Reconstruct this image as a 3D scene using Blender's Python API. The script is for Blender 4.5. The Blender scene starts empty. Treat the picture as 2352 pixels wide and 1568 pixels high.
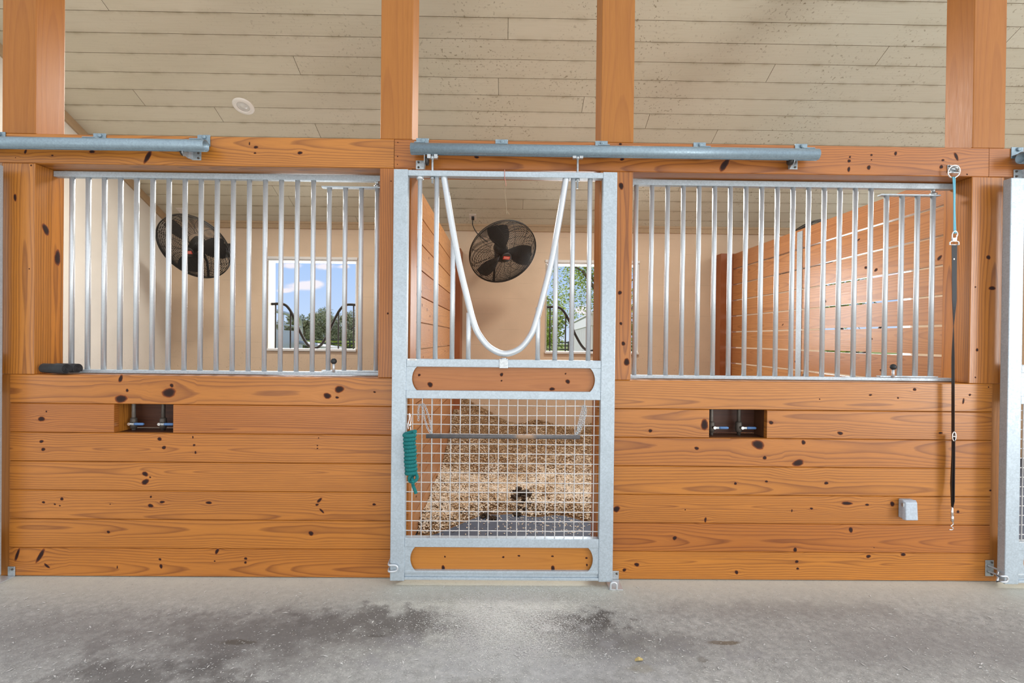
import bpy, math, random
from mathutils import Vector, Matrix
PI = math.pi
random.seed(7)
SC = bpy.context.scene
COL = SC.collection

# ------------------------------------------------------------------ camera
D_CAM, H_CAM, FPX = 3.06, 1.47289, 1150.317
YAW, PITCH, ROLL = 0.0108022, -0.0055562, 0.0107620

def cam_axes():
    cy, sy = math.cos(YAW), math.sin(YAW)
    r = Vector((cy, -sy, 0)); f = Vector((sy, cy, 0)); u = Vector((0, 0, 1))
    f2 = f * math.cos(PITCH) + u * math.sin(PITCH)
    u2 = u * math.cos(PITCH) - f * math.sin(PITCH)
    r3 = r * math.cos(ROLL) + u2 * math.sin(ROLL)
    u3 = u2 * math.cos(ROLL) - r * math.sin(ROLL)
    return r3, u3, f2
CR, CU, CF = cam_axes()
CPOS = Vector((0, -D_CAM, H_CAM))

def ray(px, py):
    return CR * ((px - 1176) / FPX) - CU * ((py - 784) / FPX) + CF

def at(px, py, Y):                       # point of the vertical plane at depth Y
    d = ray(px, py); t = (Y + D_CAM) / d.y
    return CPOS + d * t

def on_x(px, py, X):                     # point of the side plane at X
    d = ray(px, py); t = X / d.x
    return CPOS + d * t

def on_z(px, py, Z=0.0):
    d = ray(px, py); t = (Z - H_CAM) / d.z
    return CPOS + d * t

cam = bpy.data.cameras.new('camera')
cam.sensor_width = 36.0
cam.lens = 36.0 * FPX / 2352.0
cam.clip_start, cam.clip_end = 0.05, 600
cob = bpy.data.objects.new('camera', cam)
COL.objects.link(cob)
m3 = Matrix((CR, CU, -CF)).transposed()
cob.matrix_world = Matrix.Translation(CPOS) @ m3.to_4x4()
SC.camera = cob

# ------------------------------------------------------------------ node helpers
class NT:
    def __init__(self, name):
        self.m = bpy.data.materials.new(name); self.m.use_nodes = True
        self.t = self.m.node_tree; self.t.nodes.clear()
        self.out = self.n('ShaderNodeOutputMaterial')
        self.b = self.n('ShaderNodeBsdfPrincipled')
        self.l(self.b.outputs[0], self.out.inputs[0])
    def n(self, kind, **kw):
        x = self.t.nodes.new(kind)
        for k, v in kw.items(): setattr(x, k, v)
        return x
    def l(self, a, b): self.t.links.new(a, b)
    def put(self, sock, v):
        if isinstance(v, bpy.types.NodeSocket): self.l(v, sock)
        else: sock.default_value = v
    def math(self, op, a, b=None, c=None, clamp=False):
        x = self.n('ShaderNodeMath', operation=op); x.use_clamp = clamp
        self.put(x.inputs[0], a)
        if b is not None: self.put(x.inputs[1], b)
        if c is not None: self.put(x.inputs[2], c)
        return x.outputs[0]
    def comb(self, x, y, z=0.0):
        c = self.n('ShaderNodeCombineXYZ')
        for i, v in enumerate((x, y, z)): self.put(c.inputs[i], v)
        return c.outputs[0]
    def sep(self, v):
        s = self.n('ShaderNodeSeparateXYZ'); self.l(v, s.inputs[0]); return s.outputs
    def noise(self, vec, scale=1.0, detail=2.0, rough=0.5):
        x = self.n('ShaderNodeTexNoise'); self.l(vec, x.inputs['Vector'])
        x.inputs['Scale'].default_value = scale; x.inputs['Detail'].default_value = detail
        x.inputs['Roughness'].default_value = rough
        return x.outputs['Fac']
    def voro(self, vec, scale, feature='F1', out='Distance'):
        x = self.n('ShaderNodeTexVoronoi', feature=feature); self.l(vec, x.inputs['Vector'])
        x.inputs['Scale'].default_value = scale
        return x.outputs[out]
    def ramp(self, fac, stops, interp='LINEAR'):
        r = self.n('ShaderNodeValToRGB'); r.color_ramp.interpolation = interp
        e = r.color_ramp.elements
        while len(e) > 1: e.remove(e[-1])
        e[0].position = stops[0][0]; e[0].color = c4(stops[0][1])
        for p, c in stops[1:]:
            k = e.new(p); k.color = c4(c)
        self.put(r.inputs[0], fac)
        return r.outputs[0]
    def mix(self, fac, a, b, mode='MIX'):
        x = self.n('ShaderNodeMix', data_type='RGBA', blend_type=mode); x.clamp_factor = True
        self.put(x.inputs[0], fac)
        for i, v in ((6, a), (7, b)):
            if isinstance(v, bpy.types.NodeSocket): self.l(v, x.inputs[i])
            else: x.inputs[i].default_value = c4(v)
        return x.outputs[2]
    def mapr(self, v, a, b, c=0.0, d=1.0, smooth=False):
        x = self.n('ShaderNodeMapRange'); x.clamp = True
        if smooth: x.interpolation_type = 'SMOOTHSTEP'
        self.put(x.inputs[0], v)
        for i, q in enumerate((a, b, c, d)): x.inputs[i + 1].default_value = q
        return x.outputs[0]
    def bump(self, h, strength=0.3, dist=0.01):
        x = self.n('ShaderNodeBump'); x.inputs['Strength'].default_value = strength
        x.inputs['Distance'].default_value = dist
        self.l(h, x.inputs['Height']); self.l(x.outputs[0], self.b.inputs['Normal'])
    def set(self, **kw):
        for k, v in kw.items(): self.put(self.b.inputs[k.replace('_', ' ')], c4(v) if isinstance(v, tuple) else v)
    def geo(self): return self.n('ShaderNodeNewGeometry').outputs['Position']
    def obj(self): return self.n('ShaderNodeTexCoord').outputs['Object']

def c4(c):
    if isinstance(c, (int, float)): return (c, c, c, 1)
    return tuple(c) if len(c) == 4 else (c[0], c[1], c[2], 1)

def S(r, g, b):                          # sRGB 0-255 to linear
    f = lambda x: (x / 255 / 12.92) if x / 255 <= .04045 else ((x / 255 + .055) / 1.055) ** 2.4
    return (f(r), f(g), f(b))

def plain(name, col, rough=.5, metal=0.0, spec=.5, nz=0.0, ns=40):
    k = NT(name)
    if nz:
        f = k.noise(k.obj(), ns, 3)
        k.set(Base_Color=k.mix(f, tuple(x * (1 - nz) for x in col), tuple(min(1, x * (1 + nz)) for x in col)))
    else: k.set(Base_Color=col)
    k.set(Roughness=rough, Metallic=metal)
    k.b.inputs['Specular IOR Level'].default_value = spec
    return k.m

# ------------------------------------------------------------------ materials
def wood(name, light, dark, ringw=.0125, contrast=.75, rough=.36, fine=.25, bleach=0.0):
    k = NT(name)
    uv = k.n('ShaderNodeUVMap', uv_map='grain').outputs[0]
    u, v, _ = k.sep(uv)
    at_ = k.n('ShaderNodeAttribute', attribute_name='par')
    p0, p1, p2 = k.sep(at_.outputs['Vector'])
    tint = at_.outputs['Alpha']
    sd = k.math('MULTIPLY', p2, 61.0)
    n1 = k.math('SUBTRACT', k.noise(k.comb(k.math('MULTIPLY', u, .85), k.math('MULTIPLY', v, 5.0), sd), 1, 2), .5)
    n2 = k.math('SUBTRACT', k.noise(k.comb(k.math('MULTIPLY', u, 0.6), sd, 3.0), 1, 1), .5)
    n3 = k.math('SUBTRACT', k.noise(k.comb(k.math('MULTIPLY', u, 4.0), k.math('MULTIPLY', v, 55.0), sd), 1, 3), .5)
    y = k.math('ADD', k.math('SUBTRACT', v, p0), k.math('MULTIPLY', n1, .055))
    z = k.math('ADD', p1, k.math('MULTIPLY', n2, .16))
    r = k.math('SQRT', k.math('ADD', k.math('MULTIPLY', y, y), k.math('MULTIPLY', z, z)))
    r = k.math('ADD', r, k.math('MULTIPLY', n3, .0035))
    ring = k.math('FRACT', k.math('DIVIDE', r, ringw))
    late = k.ramp(ring, [(0, .0), (.45, .06), (.74, .55), (.88, 1.0), (.96, .6), (1, 0)])
    fib = k.noise(k.comb(k.math('MULTIPLY', u, 9.0), k.math('MULTIPLY', v, 420.0), sd), 1, 2)
    blot = k.noise(k.comb(k.math('MULTIPLY', u, 1.1), k.math('MULTIPLY', v, 6.0), k.math('ADD', sd, 9.0)), 1, 2)
    f = k.math('MULTIPLY', late, k.mapr(blot, .3, .75, contrast * .55, contrast))
    base = k.mix(f, light, dark)
    base = k.mix(k.mapr(fib, .35, .75, 0, fine), base, tuple(x * .5 for x in dark))
    base = k.mix(k.mapr(blot, .45, .8, 0, .35), base, tuple((a * .4 + b * .6) for a, b in zip(light, dark)))
    hs = k.n('ShaderNodeHueSaturation')
    k.l(base, hs.inputs['Color']); k.l(k.mapr(tint, 0, 1, .88, 1.12), hs.inputs['Value'])
    k.l(k.mapr(tint, 0, 1, .495, .505), hs.inputs['Hue'])
    col = hs.outputs[0]
    k.set(Base_Color=col)
    k.set(Roughness=k.mapr(fib, .3, .8, rough - .06, rough + .12))
    k.b.inputs['Specular IOR Level'].default_value = .5
    k.b.inputs['Coat Weight'].default_value = .15 if name != 'post_pine' else 0
    k.b.inputs['Coat Roughness'].default_value = .22
    k.bump(k.math('ADD', late, fib), .05, .002)
    return k.m

M = {}
M['pine'] = wood('pine', (.47, .166, .025), (.150, .037, .007), contrast=.88)
M['post'] = wood('post_pine', (.40, .146, .020), (.25, .074, .010), ringw=.02, contrast=.42, fine=.18, rough=.5)
M['panelwood'] = wood('panel_pine', (.44, .162, .028), (.29, .09, .014), ringw=.014, contrast=.5, rough=.36)
M['partition'] = wood('partition_pine', (.52, .235, .085), (.27, .09, .028), rough=.33)
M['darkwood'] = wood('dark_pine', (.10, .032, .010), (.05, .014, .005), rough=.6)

def knot_mat():
    k = NT('knot')
    a = k.n('ShaderNodeAttribute', attribute_name='par')
    r, sd, _ = k.sep(a.outputs['Vector'])
    n = k.noise(k.geo(), 260, 3)
    rr = k.math('ADD', r, k.math('MULTIPLY', k.math('SUBTRACT', n, .5), .35))
    k.set(Base_Color=k.ramp(rr, [(0, (.020, .008, .006)), (.62, (.032, .011, .007)), (.84, (.15, .042, .016)), (1, (.40, .125, .024))]), Roughness=.55)
    k.b.inputs['Specular IOR Level'].default_value = .2
    return k.m
M['knot'] = knot_mat()

def galv(name, base=(.60, .66, .70), metal=.35, rough=.42, dirt=.0, sp_=1.0):
    k = NT(name)
    p = k.obj()
    v = k.n('ShaderNodeTexVoronoi'); k.l(p, v.inputs['Vector']); v.inputs['Scale'].default_value = 130
    sp = k.n('ShaderNodeSeparateColor'); k.l(v.outputs['Color'], sp.inputs[0])
    n = k.noise(p, 9, 4)
    c = k.mix(sp.outputs[0], tuple(x * (1 - .12 * sp_) for x in base), tuple(min(1, x * (1 + .06 * sp_)) for x in base))
    c = k.mix(k.mapr(n, .35, .75, 0, .30 * sp_), c, tuple(x * .72 for x in base))
    if dirt:
        d = k.noise(p, 38, 4)
        c = k.mix(k.mapr(d, .6, .72, 0, dirt), c, (.12, .11, .10))
    k.set(Base_Color=c, Metallic=metal, Roughness=k.mapr(sp.outputs[1], 0, 1, rough - .07 * sp_, rough + .1 * sp_))
    return k.m
M['galv'] = galv('galvanised_steel', (.47, .545, .60))
M['galvbar'] = galv('galvanised_bar', (.63, .67, .70), .45, .33, 0, .3)
M['track'] = galv('track_steel', (.27, .36, .42), .4, .42)
M['zinc'] = galv('zinc_hardware', (.52, .56, .58), .7, .35, .4)
M['steelwire'] = galv('wire_steel', (.62, .61, .60), .3, .45)
M['chrome'] = plain('chrome', (.78, .74, .70), .22, .9)
M['black'] = plain('black_plastic', (.018, .02, .022), .5)
M['rubber'] = plain('black_rubber', (.02, .022, .024), .75, nz=.3)
M['bumper'] = plain('bumper_rubber', (.035, .03, .026), .6)
M['webbing'] = plain('black_webbing', (.016, .018, .022), .6, nz=.3, ns=300)
M['bluecord'] = plain('blue_cord', (.18, .52, .66), .7, nz=.35, ns=500)
M['bluevinyl'] = plain('blue_vinyl', (.09, .20, .42), .4)
M['iron'] = plain('dark_pipe', (.10, .085, .07), .5, .4, nz=.35, ns=60)
M['copper'] = plain('grey_pipe', (.17, .15, .13), .5, .3, nz=.3, ns=60)
M['bronze'] = plain('bronze_guard', (.026, .020, .016), .7, 0, .25)
M['white'] = plain('white_frame', (.70, .69, .66), .45)
M['shadedcream'] = plain('shaded_cream_reveal', (.40, .36, .29), .6, nz=.1)  # left jamb's cream darkened, its shade put into the colour
M['fanblack'] = plain('fan_black', (.028, .024, .020), .5, .2)
M['fanblade'] = plain('fan_blade', (.045, .040, .038), .42, .4)
M['fanred'] = plain('badge_red', (.62, .055, .035), .45)
M['fanpale'] = plain('badge_pale', (.78, .40, .33), .45)
M['outlet'] = plain('outlet_white', (.72, .66, .58), .4)
M['lens'] = plain('lamp_lens', (.70, .70, .66), .25)
M['lampring'] = plain('lamp_ring', (.82, .80, .74), .45)
M['boxgrey'] = plain('box_grey', (.44, .50, .56), .55, .2, nz=.25, ns=90)
M['twine'] = plain('twine', (.36, .27, .17), .9)
M['pinktwine'] = plain('pink_twine', (.62, .25, .20), .8)
M['leafyellow'] = plain('leaf_yellow', (.62, .50, .20), .6)

def rope_mat():
    k = NT('teal_rope')
    w = k.n('ShaderNodeUVMap', uv_map='grain').outputs[0]
    u, v, _ = k.sep(w)
    t = k.math('SINE', k.math('ADD', k.math('MULTIPLY', u, 900.0), k.math('MULTIPLY', v, 12.566)))
    k.set(Base_Color=k.mix(k.mapr(t, -1, 1), (.000, .080, .085), (.003, .235, .23)), Roughness=.75)
    k.bump(t, .5, .002)
    return k.m
M['rope'] = rope_mat()

def bar_mat():
    k = NT('worn_bar')
    p = k.geo(); x, y, z = k.sep(p)
    n = k.noise(p, 30, 3)
    w = k.mapr(k.math('ABSOLUTE', k.math('SUBTRACT', x, k.math('ADD', .085, k.math('MULTIPLY', n, .06)))), .03, .075, 1, 0)
    c = k.mix(n, (.055, .052, .052), (.17, .16, .16))
    k.set(Base_Color=k.mix(k.math('MULTIPLY', w, .8), c, (.34, .21, .12)), Roughness=.55, Metallic=.2)
    return k.m
M['wornbar'] = bar_mat()

def paint_wall(name, col, joints=True):
    k = NT(name)
    p = k.geo(); x, y, z = k.sep(p)
    n = k.noise(p, 2.2, 4); f = k.noise(p, 90, 3)
    c = k.mix(k.mapr(n, .3, .7), tuple(q * .93 for q in col), tuple(min(1, q * 1.05) for q in col))
    sp = k.noise(p, 55, 3, .6)
    low = k.mapr(z, 1.0, 1.5, 1, 0)
    c = k.mix(k.math('MULTIPLY', k.mapr(sp, .63, .70, 0, .55), low), c, (.16, .11, .08))
    h = f
    if joints:
        zz = k.math('FRACT', k.math('DIVIDE', k.math('ADD', z, .03), .203))
        j = k.mapr(k.math('ABSOLUTE', k.math('SUBTRACT', zz, .5)), .478, .496, 0, 1)
        g = k.mapr(k.noise(p, 4, 2), .45, .62, 0, .22)
        c = k.mix(k.math('MULTIPLY', j, g), c, tuple(q * .35 for q in col))
    k.set(Base_Color=c, Roughness=.62)
    k.b.inputs['Specular IOR Level'].default_value = .35
    k.bump(h, .25, .003)
    return k.m
M['wall'] = paint_wall('painted_block', (.64, .49, .345))
M['wall_lit'] = paint_wall('side_wall_lit', (.70, .66, .585), False)  # back wall paint made paler, light falling on it put into the colour
M['trimtan'] = plain('tan_trim', (.44, .31, .18), .6, nz=.1)

def ceiling_mat():
    k = NT('ceiling_boards')
    p = k.geo(); x, y, z = k.sep(p)
    a = k.n('ShaderNodeAttribute', attribute_name='par')
    r0, r1, sd = k.sep(a.outputs['Vector'])
    n = k.noise(k.comb(x, k.math('MULTIPLY', y, 3), sd), .8, 3)
    c = k.mix(k.mapr(n, .3, .7), (.60, .560, .425), (.65, .605, .475))
    gx = k.mapr(x, -1.5, 3.5)
    c = k.mix(k.math('MULTIPLY', gx, .55), c, (.60, .625, .545))
    c = k.mix(k.mapr(r0, 0, 1, 0, .16), c, (.42, .36, .26))
    sp = k.noise(k.comb(k.math('MULTIPLY', x, 1.0), y, z), 42, 3, .55)
    patch = k.noise(p, 1.7, 3)
    patch = k.math('MULTIPLY', k.mapr(patch, .40, .62), k.mapr(x, -3.0, -.5, .12, 1))
    c = k.mix(k.math('MULTIPLY', k.mapr(sp, .60, .68), k.math('MULTIPLY', patch, .75)), c, (.16, .12, .06))
    gr = k.noise(k.comb(k.math('MULTIPLY', x, 4), k.math('MULTIPLY', y, 160), sd), 1, 2)
    c = k.mix(k.mapr(gr, .5, .8, 0, .18), c, (.36, .30, .20))
    # grime along the board edges, par.y is the distance from the lower edge
    edge = k.mapr(r1, .0, .035, 1, 0)
    g2 = k.noise(p, 7, 4)
    c = k.mix(k.math('MULTIPLY', k.math('MULTIPLY', edge, edge), k.mapr(g2, .42, .7, 0, .6)), c, (.20, .15, .06))
    k.set(Base_Color=c, Roughness=.6)
    k.b.inputs['Specular IOR Level'].default_value = .3
    k.bump(gr, .1, .002)
    return k.m
M['ceiling'] = ceiling_mat()
M['ceilback'] = plain('ceiling_gap', (.22, .17, .10), .9)

def floor_mat():
    k = NT('concrete')
    p = k.geo(); x, y, z = k.sep(p)
    n1 = k.noise(p, 1.3, 5, .6); n2 = k.noise(p, 9, 5, .65); n6 = k.noise(p, 3.6, 5, .6); n3 = k.noise(p, 160, 2)
    c = k.mix(k.mapr(n1, .3, .7), (.43, .435, .395), (.56, .565, .515))
    c = k.mix(k.mapr(n2, .35, .7, 0, .55), c, (.27, .27, .25))
    c = k.mix(k.mapr(n3, .3, .8, 0, .5), c, (.54, .54, .50))
    n4 = k.noise(p, 26, 6, .7)
    c = k.mix(k.mapr(n4, .40, .58, .42, 0), c, (.20, .20, .185))
    c = k.mix(k.mapr(n4, .56, .72, 0, .4), c, (.62, .62, .58))
    c = k.mix(k.mapr(n3, .30, .55, .28, 0), c, (.18, .18, .165))
    # paler band of floor beside the wall
    c = k.mix(k.math('MULTIPLY', k.mapr(y, -.40, -.04), k.mapr(n2, .2, .7, .55, 1)), c, (.60, .60, .51))
    def blob(px, py, rx, ry, lo, hi, amt, col, c):
        q = on_z(px, py)
        dx = k.math('DIVIDE', k.math('SUBTRACT', x, q.x), rx); dy = k.math('DIVIDE', k.math('SUBTRACT', y, q.y), ry)
        d = k.math('SQRT', k.math('ADD', k.math('MULTIPLY', dx, dx), k.math('MULTIPLY', dy, dy)))
        d = k.math('ADD', d, k.math('ADD', k.math('MULTIPLY', k.math('SUBTRACT', n2, .5), 3.2), k.math('MULTIPLY', k.math('SUBTRACT', n6, .5), 2.6)))
        return k.mix(k.mapr(d, lo, hi, amt, 0), c, col)
    c = blob(1310, 1428, .34, .14, .5, 1.1, .95, (.115, .107, .095), c)
    c = blob(890, 1435, .42, .16, .4, 1.2, .95, (.125, .117, .106), c)
    c = blob(640, 1462, .66, .22, .4, 1.5, .85, (.18, .172, .158), c)
    c = blob(330, 1555, .40, .12, .4, 1.3, .8, (.15, .144, .132), c)
    c = blob(1400, 1478, .42, .13, .4, 1.4, .8, (.17, .162, .147), c)
    c = blob(150, 1450, .6, .16, .3, 1.5, .55, (.24, .232, .215), c)
    c = blob(2150, 1480, .6, .16, .3, 1.5, .5, (.26, .25, .235), c)
    c = blob(1800, 1400, .7, .10, .3, 1.3, .45, (.25, .24, .22), c)
    c = blob(555, 1475, .10, .018, .5, 1.0, .6, (.10, .085, .06), c)
    c = blob(865, 1460, .05, .015, .5, 1.0, .6, (.07, .06, .05), c)
    c = blob(1668, 1476, .075, .016, .5, 1.0, .7, (.13, .085, .03), c)
    c = blob(1613, 1515, .035, .03, .5, 1.0, .45, (.12, .10, .06), c)
    c = blob(1470, 1535, .08, .03, .5, 1.1, .4, (.22, .18, .07), c)
    c = blob(1200, 1520, .75, .22, .3, 1.3, .30, (.58, .59, .59), c)
    c = blob(1180, 1395, .28, .20, .3, 1.3, .42, (.68, .67, .63), c)
    # fine scratches and trodden shavings
    s = k.noise(k.comb(k.math('MULTIPLY', x, 1.0), k.math('MULTIPLY', y, 1.0), z), 70, 4, .7)
    c = k.mix(k.mapr(s, .62, .70, 0, .45), c, (.52, .52, .50))
    c = k.mix(k.mapr(s, .40, .33, 0, .45), c, (.13, .125, .115))
    k.set(Base_Color=c, Roughness=.78)
    q = on_z(1175, 1420); dx = k.math('DIVIDE', k.math('SUBTRACT', x, q.x), .30); dy = k.math('DIVIDE', k.math('SUBTRACT', y, q.y), .26)
    d = k.math('ADD', k.math('SQRT', k.math('ADD', k.math('MULTIPLY', dx, dx), k.math('MULTIPLY', dy, dy))), k.math('MULTIPLY', k.math('SUBTRACT', n2, .5), 1.6))
    f5 = k.noise(p, 110, 4, .75)
    c = k.mix(k.math('MULTIPLY', k.mapr(d, .3, 1.5, .9, 0), k.mapr(f5, .46, .60)), c, (.80, .80, .77))
    k.set(Base_Color=c)
    k.b.inputs['Specular IOR Level'].default_value = .3
    k.bump(k.math('ADD', n2, k.math('MULTIPLY', n3, .4)), .3, .006)
    return k.m
M['concrete'] = floor_mat()
M['mat'] = plain('stall_mat', (.072, .092, .135), .75, nz=.3, ns=12)

def shav_mat():
    k = NT('shavings')
    a = k.n('ShaderNodeAttribute', attribute_name='par')
    r, g, b = k.sep(a.outputs['Vector'])
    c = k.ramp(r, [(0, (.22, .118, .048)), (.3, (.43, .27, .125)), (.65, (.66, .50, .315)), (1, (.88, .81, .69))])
    k.set(Base_Color=c, Roughness=.7)
    return k.m
M['shavings'] = shav_mat()
def bed_mat():
    k = NT('bedding')
    p = k.geo()
    n = k.noise(p, 60, 4, .7); n2 = k.noise(p, 3, 3)
    c = k.ramp(n, [(.3, (.16, .078, .03)), (.5, (.40, .23, .10)), (.7, (.66, .48, .29))])
    c = k.mix(k.mapr(n2, .4, .7, 0, .4), c, (.27, .13, .05))
    k.set(Base_Color=c, Roughness=.8); k.bump(n, 1.0, .03)
    return k.m
M['bedding'] = bed_mat()
M['manure'] = plain('manure', (.045, .026, .012), .8, nz=.5, ns=50)
M['dust'] = plain('pale_flakes', (.66, .66, .62), .8, nz=.3, ns=8)
M['grass'] = plain('grass', (.22, .25, .055), .9, nz=.4, ns=2)
def leaf(name, a, b):
    k = NT(name)
    at_ = k.n('ShaderNodeAttribute', attribute_name='par')
    r, _, _ = k.sep(at_.outputs['Vector'])
    k.set(Base_Color=k.mix(r, a, b), Roughness=.6)
    return k.m
M['leaf'] = leaf('leaf_green', (.11, .17, .03), (.40, .48, .10))
M['leafdark'] = leaf('leaf_dark', (.15, .175, .10), (.36, .385, .235))
M['leafbright'] = leaf('leaf_bright', (.20, .30, .035), (.52, .62, .13))
M['bark'] = plain('bark', (.12, .09, .065), .9, nz=.4)
M['vinyl'] = plain('white_vinyl', (.58, .59, .60), .5)
M['greyrail'] = plain('pale_pipe', (.55, .57, .57), .5, .2)
M['darkfence'] = plain('dark_fence', (.03, .035, .03), .8)
M['sticker'] = plain('sticker', (.82, .82, .80), .5)
M['ink'] = plain('ink', (.25, .25, .26), .6)

# ------------------------------------------------------------------ mesh builder
class MB:
    def __init__(self):
        self.v = []; self.f = []; self.uv = []; self.mi = []; self.par = []; self.sm = []
    def face(self, pts, uvs=None, mi=0, par=(0, 0, 0, .5), smooth=False):
        i = len(self.v); self.v += [tuple(p) for p in pts]
        self.f.append(tuple(range(i, i + len(pts))))
        self.uv.append(uvs or [(p[0], p[2]) for p in pts]); self.mi.append(mi)
        self.par.append([par] * len(pts) if not isinstance(par, list) else par); self.sm.append(smooth)
    def faces(self, verts, faces, mi=0, par=(0, 0, 0, .5), smooth=True, uv=None):
        i = len(self.v); self.v += [tuple(p) for p in verts]
        for f in faces:
            self.f.append(tuple(i + q for q in f)); self.mi.append(mi)
            self.uv.append([uv[q] for q in f] if uv else [(0, 0)] * len(f))
            self.par.append([par] * len(f)); self.sm.append(smooth)
    def box(self, x0, x1, y0, y1, z0, z1, axis='x', mi=0, par=None, mat=None):
        if par is None: par = rpar()
        c = [(x0, y0, z0), (x1, y0, z0), (x1, y1, z0), (x0, y1, z0), (x0, y0, z1), (x1, y0, z1), (x1, y1, z1), (x0, y1, z1)]
        ctr = ((x0 + x1) / 2, (y0 + y1) / 2, (z0 + z1) / 2)
        a = 'xyz'.index(axis)
        off = par[2] * 53.0
        for q in ((0, 1, 5, 4), (1, 2, 6, 5), (2, 3, 7, 6), (3, 0, 4, 7), (4, 5, 6, 7), (3, 2, 1, 0)):
            pts = [c[i] for i in q]
            const = [k for k in range(3) if len({p[k] for p in pts}) == 1]
            con = const[0] if const else 0
            if con == a: ua, va = [k for k in range(3) if k != a]
            else: ua = a; va = [k for k in range(3) if k not in (a, con)][0]
            uv = [(p[ua] + off, p[va] - ctr[va]) for p in pts]
            if mat is not None: pts = [mat @ Vector(p) for p in pts]
            self.face(pts, uv, mi, par)
    def tube(self, path, r, n=10, closed=False, mi=0, caps=True, par=(0, 0, 0, .5), smooth=True):
        P = [Vector(p) for p in path]; N = len(P)
        if N < 2: return
        rr = r if isinstance(r, (list, tuple)) else [r] * N
        T = []
        for i in range(N):
            if closed: t = P[(i + 1) % N] - P[i - 1]
            else: t = P[min(i + 1, N - 1)] - P[max(i - 1, 0)]
            T.append(t.normalized() if t.length > 1e-9 else Vector((0, 0, 1)))
        ref = Vector((0, 0, 1)) if abs(T[0].z) < .9 else Vector((1, 0, 0))
        nrm = T[0].cross(ref).normalized()
        V = []; UV = []; ul = 0
        for i in range(N):
            if i:
                nrm = (nrm - T[i] * nrm.dot(T[i]))
                nrm = nrm.normalized() if nrm.length > 1e-6 else T[i].orthogonal().normalized()
                ul += (P[i] - P[i - 1]).length
            b = T[i].cross(nrm)
            for k in range(n):
                a = 2 * PI * k / n
                V.append(P[i] + (nrm * math.cos(a) + b * math.sin(a)) * rr[i]); UV.append((ul, k / n))
        F = []
        for i in range(N if closed else N - 1):
            j = (i + 1) % N
            for k in range(n):
                F.append((i * n + k, i * n + (k + 1) % n, j * n + (k + 1) % n, j * n + k))
        base = len(self.v)
        self.faces(V, F, mi, par, smooth, UV)
        if caps and not closed:
            self.face([V[k] for k in range(n)][::-1], None, mi, par)
            self.face([V[(N - 1) * n + k] for k in range(n)], None, mi, par)
    def lathe(self, prof, n=24, M_=None, mi=0, caps=True):      # prof (r, z) about local z
        V = []; F = []
        for r, z in prof:
            for k in range(n):
                a = 2 * PI * k / n
                p = Vector((r * math.cos(a), r * math.sin(a), z)); V.append(M_ @ p if M_ else p)
        for i in range(len(prof) - 1):
            for k in range(n):
                F.append((i * n + k, i * n + (k + 1) % n, (i + 1) * n + (k + 1) % n, (i + 1) * n + k))
        self.faces(V, F, mi)
        if caps:
            if prof[0][0] > 1e-5: self.face(V[:n][::-1], None, mi)
            if prof[-1][0] > 1e-5: self.face(V[-n:], None, mi)
    def prism(self, outline, y0, y1, mi=0, par=(0, 0, 0, .5)):   # outline in x,z (counter-clockwise from the front)
        n = len(outline)
        A = [(x, y0, z) for x, z in outline]; B = [(x, y1, z) for x, z in outline]
        self.face(A, None, mi, par); self.face(B[::-1], None, mi, par)
        for i in range(n):
            j = (i + 1) % n
            self.face([A[j], A[i], B[i], B[j]], None, mi, par)
    def ball(self, c, r, n=12, mi=0, sc=(1, 1, 1)):
        V = []; F = []; m = n // 2
        for i in range(m + 1):
            t = PI * i / m
            for k in range(n):
                a = 2 * PI * k / n
                V.append((c[0] + r * sc[0] * math.sin(t) * math.cos(a), c[1] + r * sc[1] * math.sin(t) * math.sin(a), c[2] - r * sc[2] * math.cos(t)))
        for i in range(m):
            for k in range(n): F.append((i * n + k, i * n + (k + 1) % n, (i + 1) * n + (k + 1) % n, (i + 1) * n + k))
        self.faces(V, F, mi)
    def mesh(self, name):
        me = bpy.data.meshes.new(name)
        me.from_pydata(self.v, [], self.f)
        me.uv_layers.new(name='grain'); me.color_attributes.new('par', 'FLOAT_COLOR', 'CORNER')
        uvl = me.uv_layers['grain']; ca = me.color_attributes['par']
        flat = [c for f in self.uv for p in f for c in p]
        uvl.data.foreach_set('uv', flat)
        ca.data.foreach_set('color', [c for f in self.par for p in f for c in p])
        me.polygons.foreach_set('material_index', self.mi)
        me.polygons.foreach_set('use_smooth', self.sm)
        me.update()
        return me
    def build(self, name, mats, parent=None, bevel=0.0, weld=True, loc=None):
        me = self.mesh(name)
        for m in (mats if isinstance(mats, (list, tuple)) else [mats]): me.materials.append(m)
        o = bpy.data.objects.new(name, me); COL.objects.link(o)
        if weld:
            import bmesh
            bm = bmesh.new(); bm.from_mesh(me)
            bmesh.ops.remove_doubles(bm, verts=bm.verts, dist=1e-6)
            bm.to_mesh(me); bm.free()
        if bevel:
            b = o.modifiers.new('bevel', 'BEVEL'); b.width = bevel; b.segments = 2; b.limit_method = 'ANGLE'
            b.harden_normals = False
        if parent is not None:
            o.parent = parent
            o.matrix_parent_inverse = Matrix.Translation(parent.location).inverted()
        return o

def rpar():
    return (random.uniform(-.07, .07), random.uniform(.0, .11), random.random(), random.random())

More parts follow.
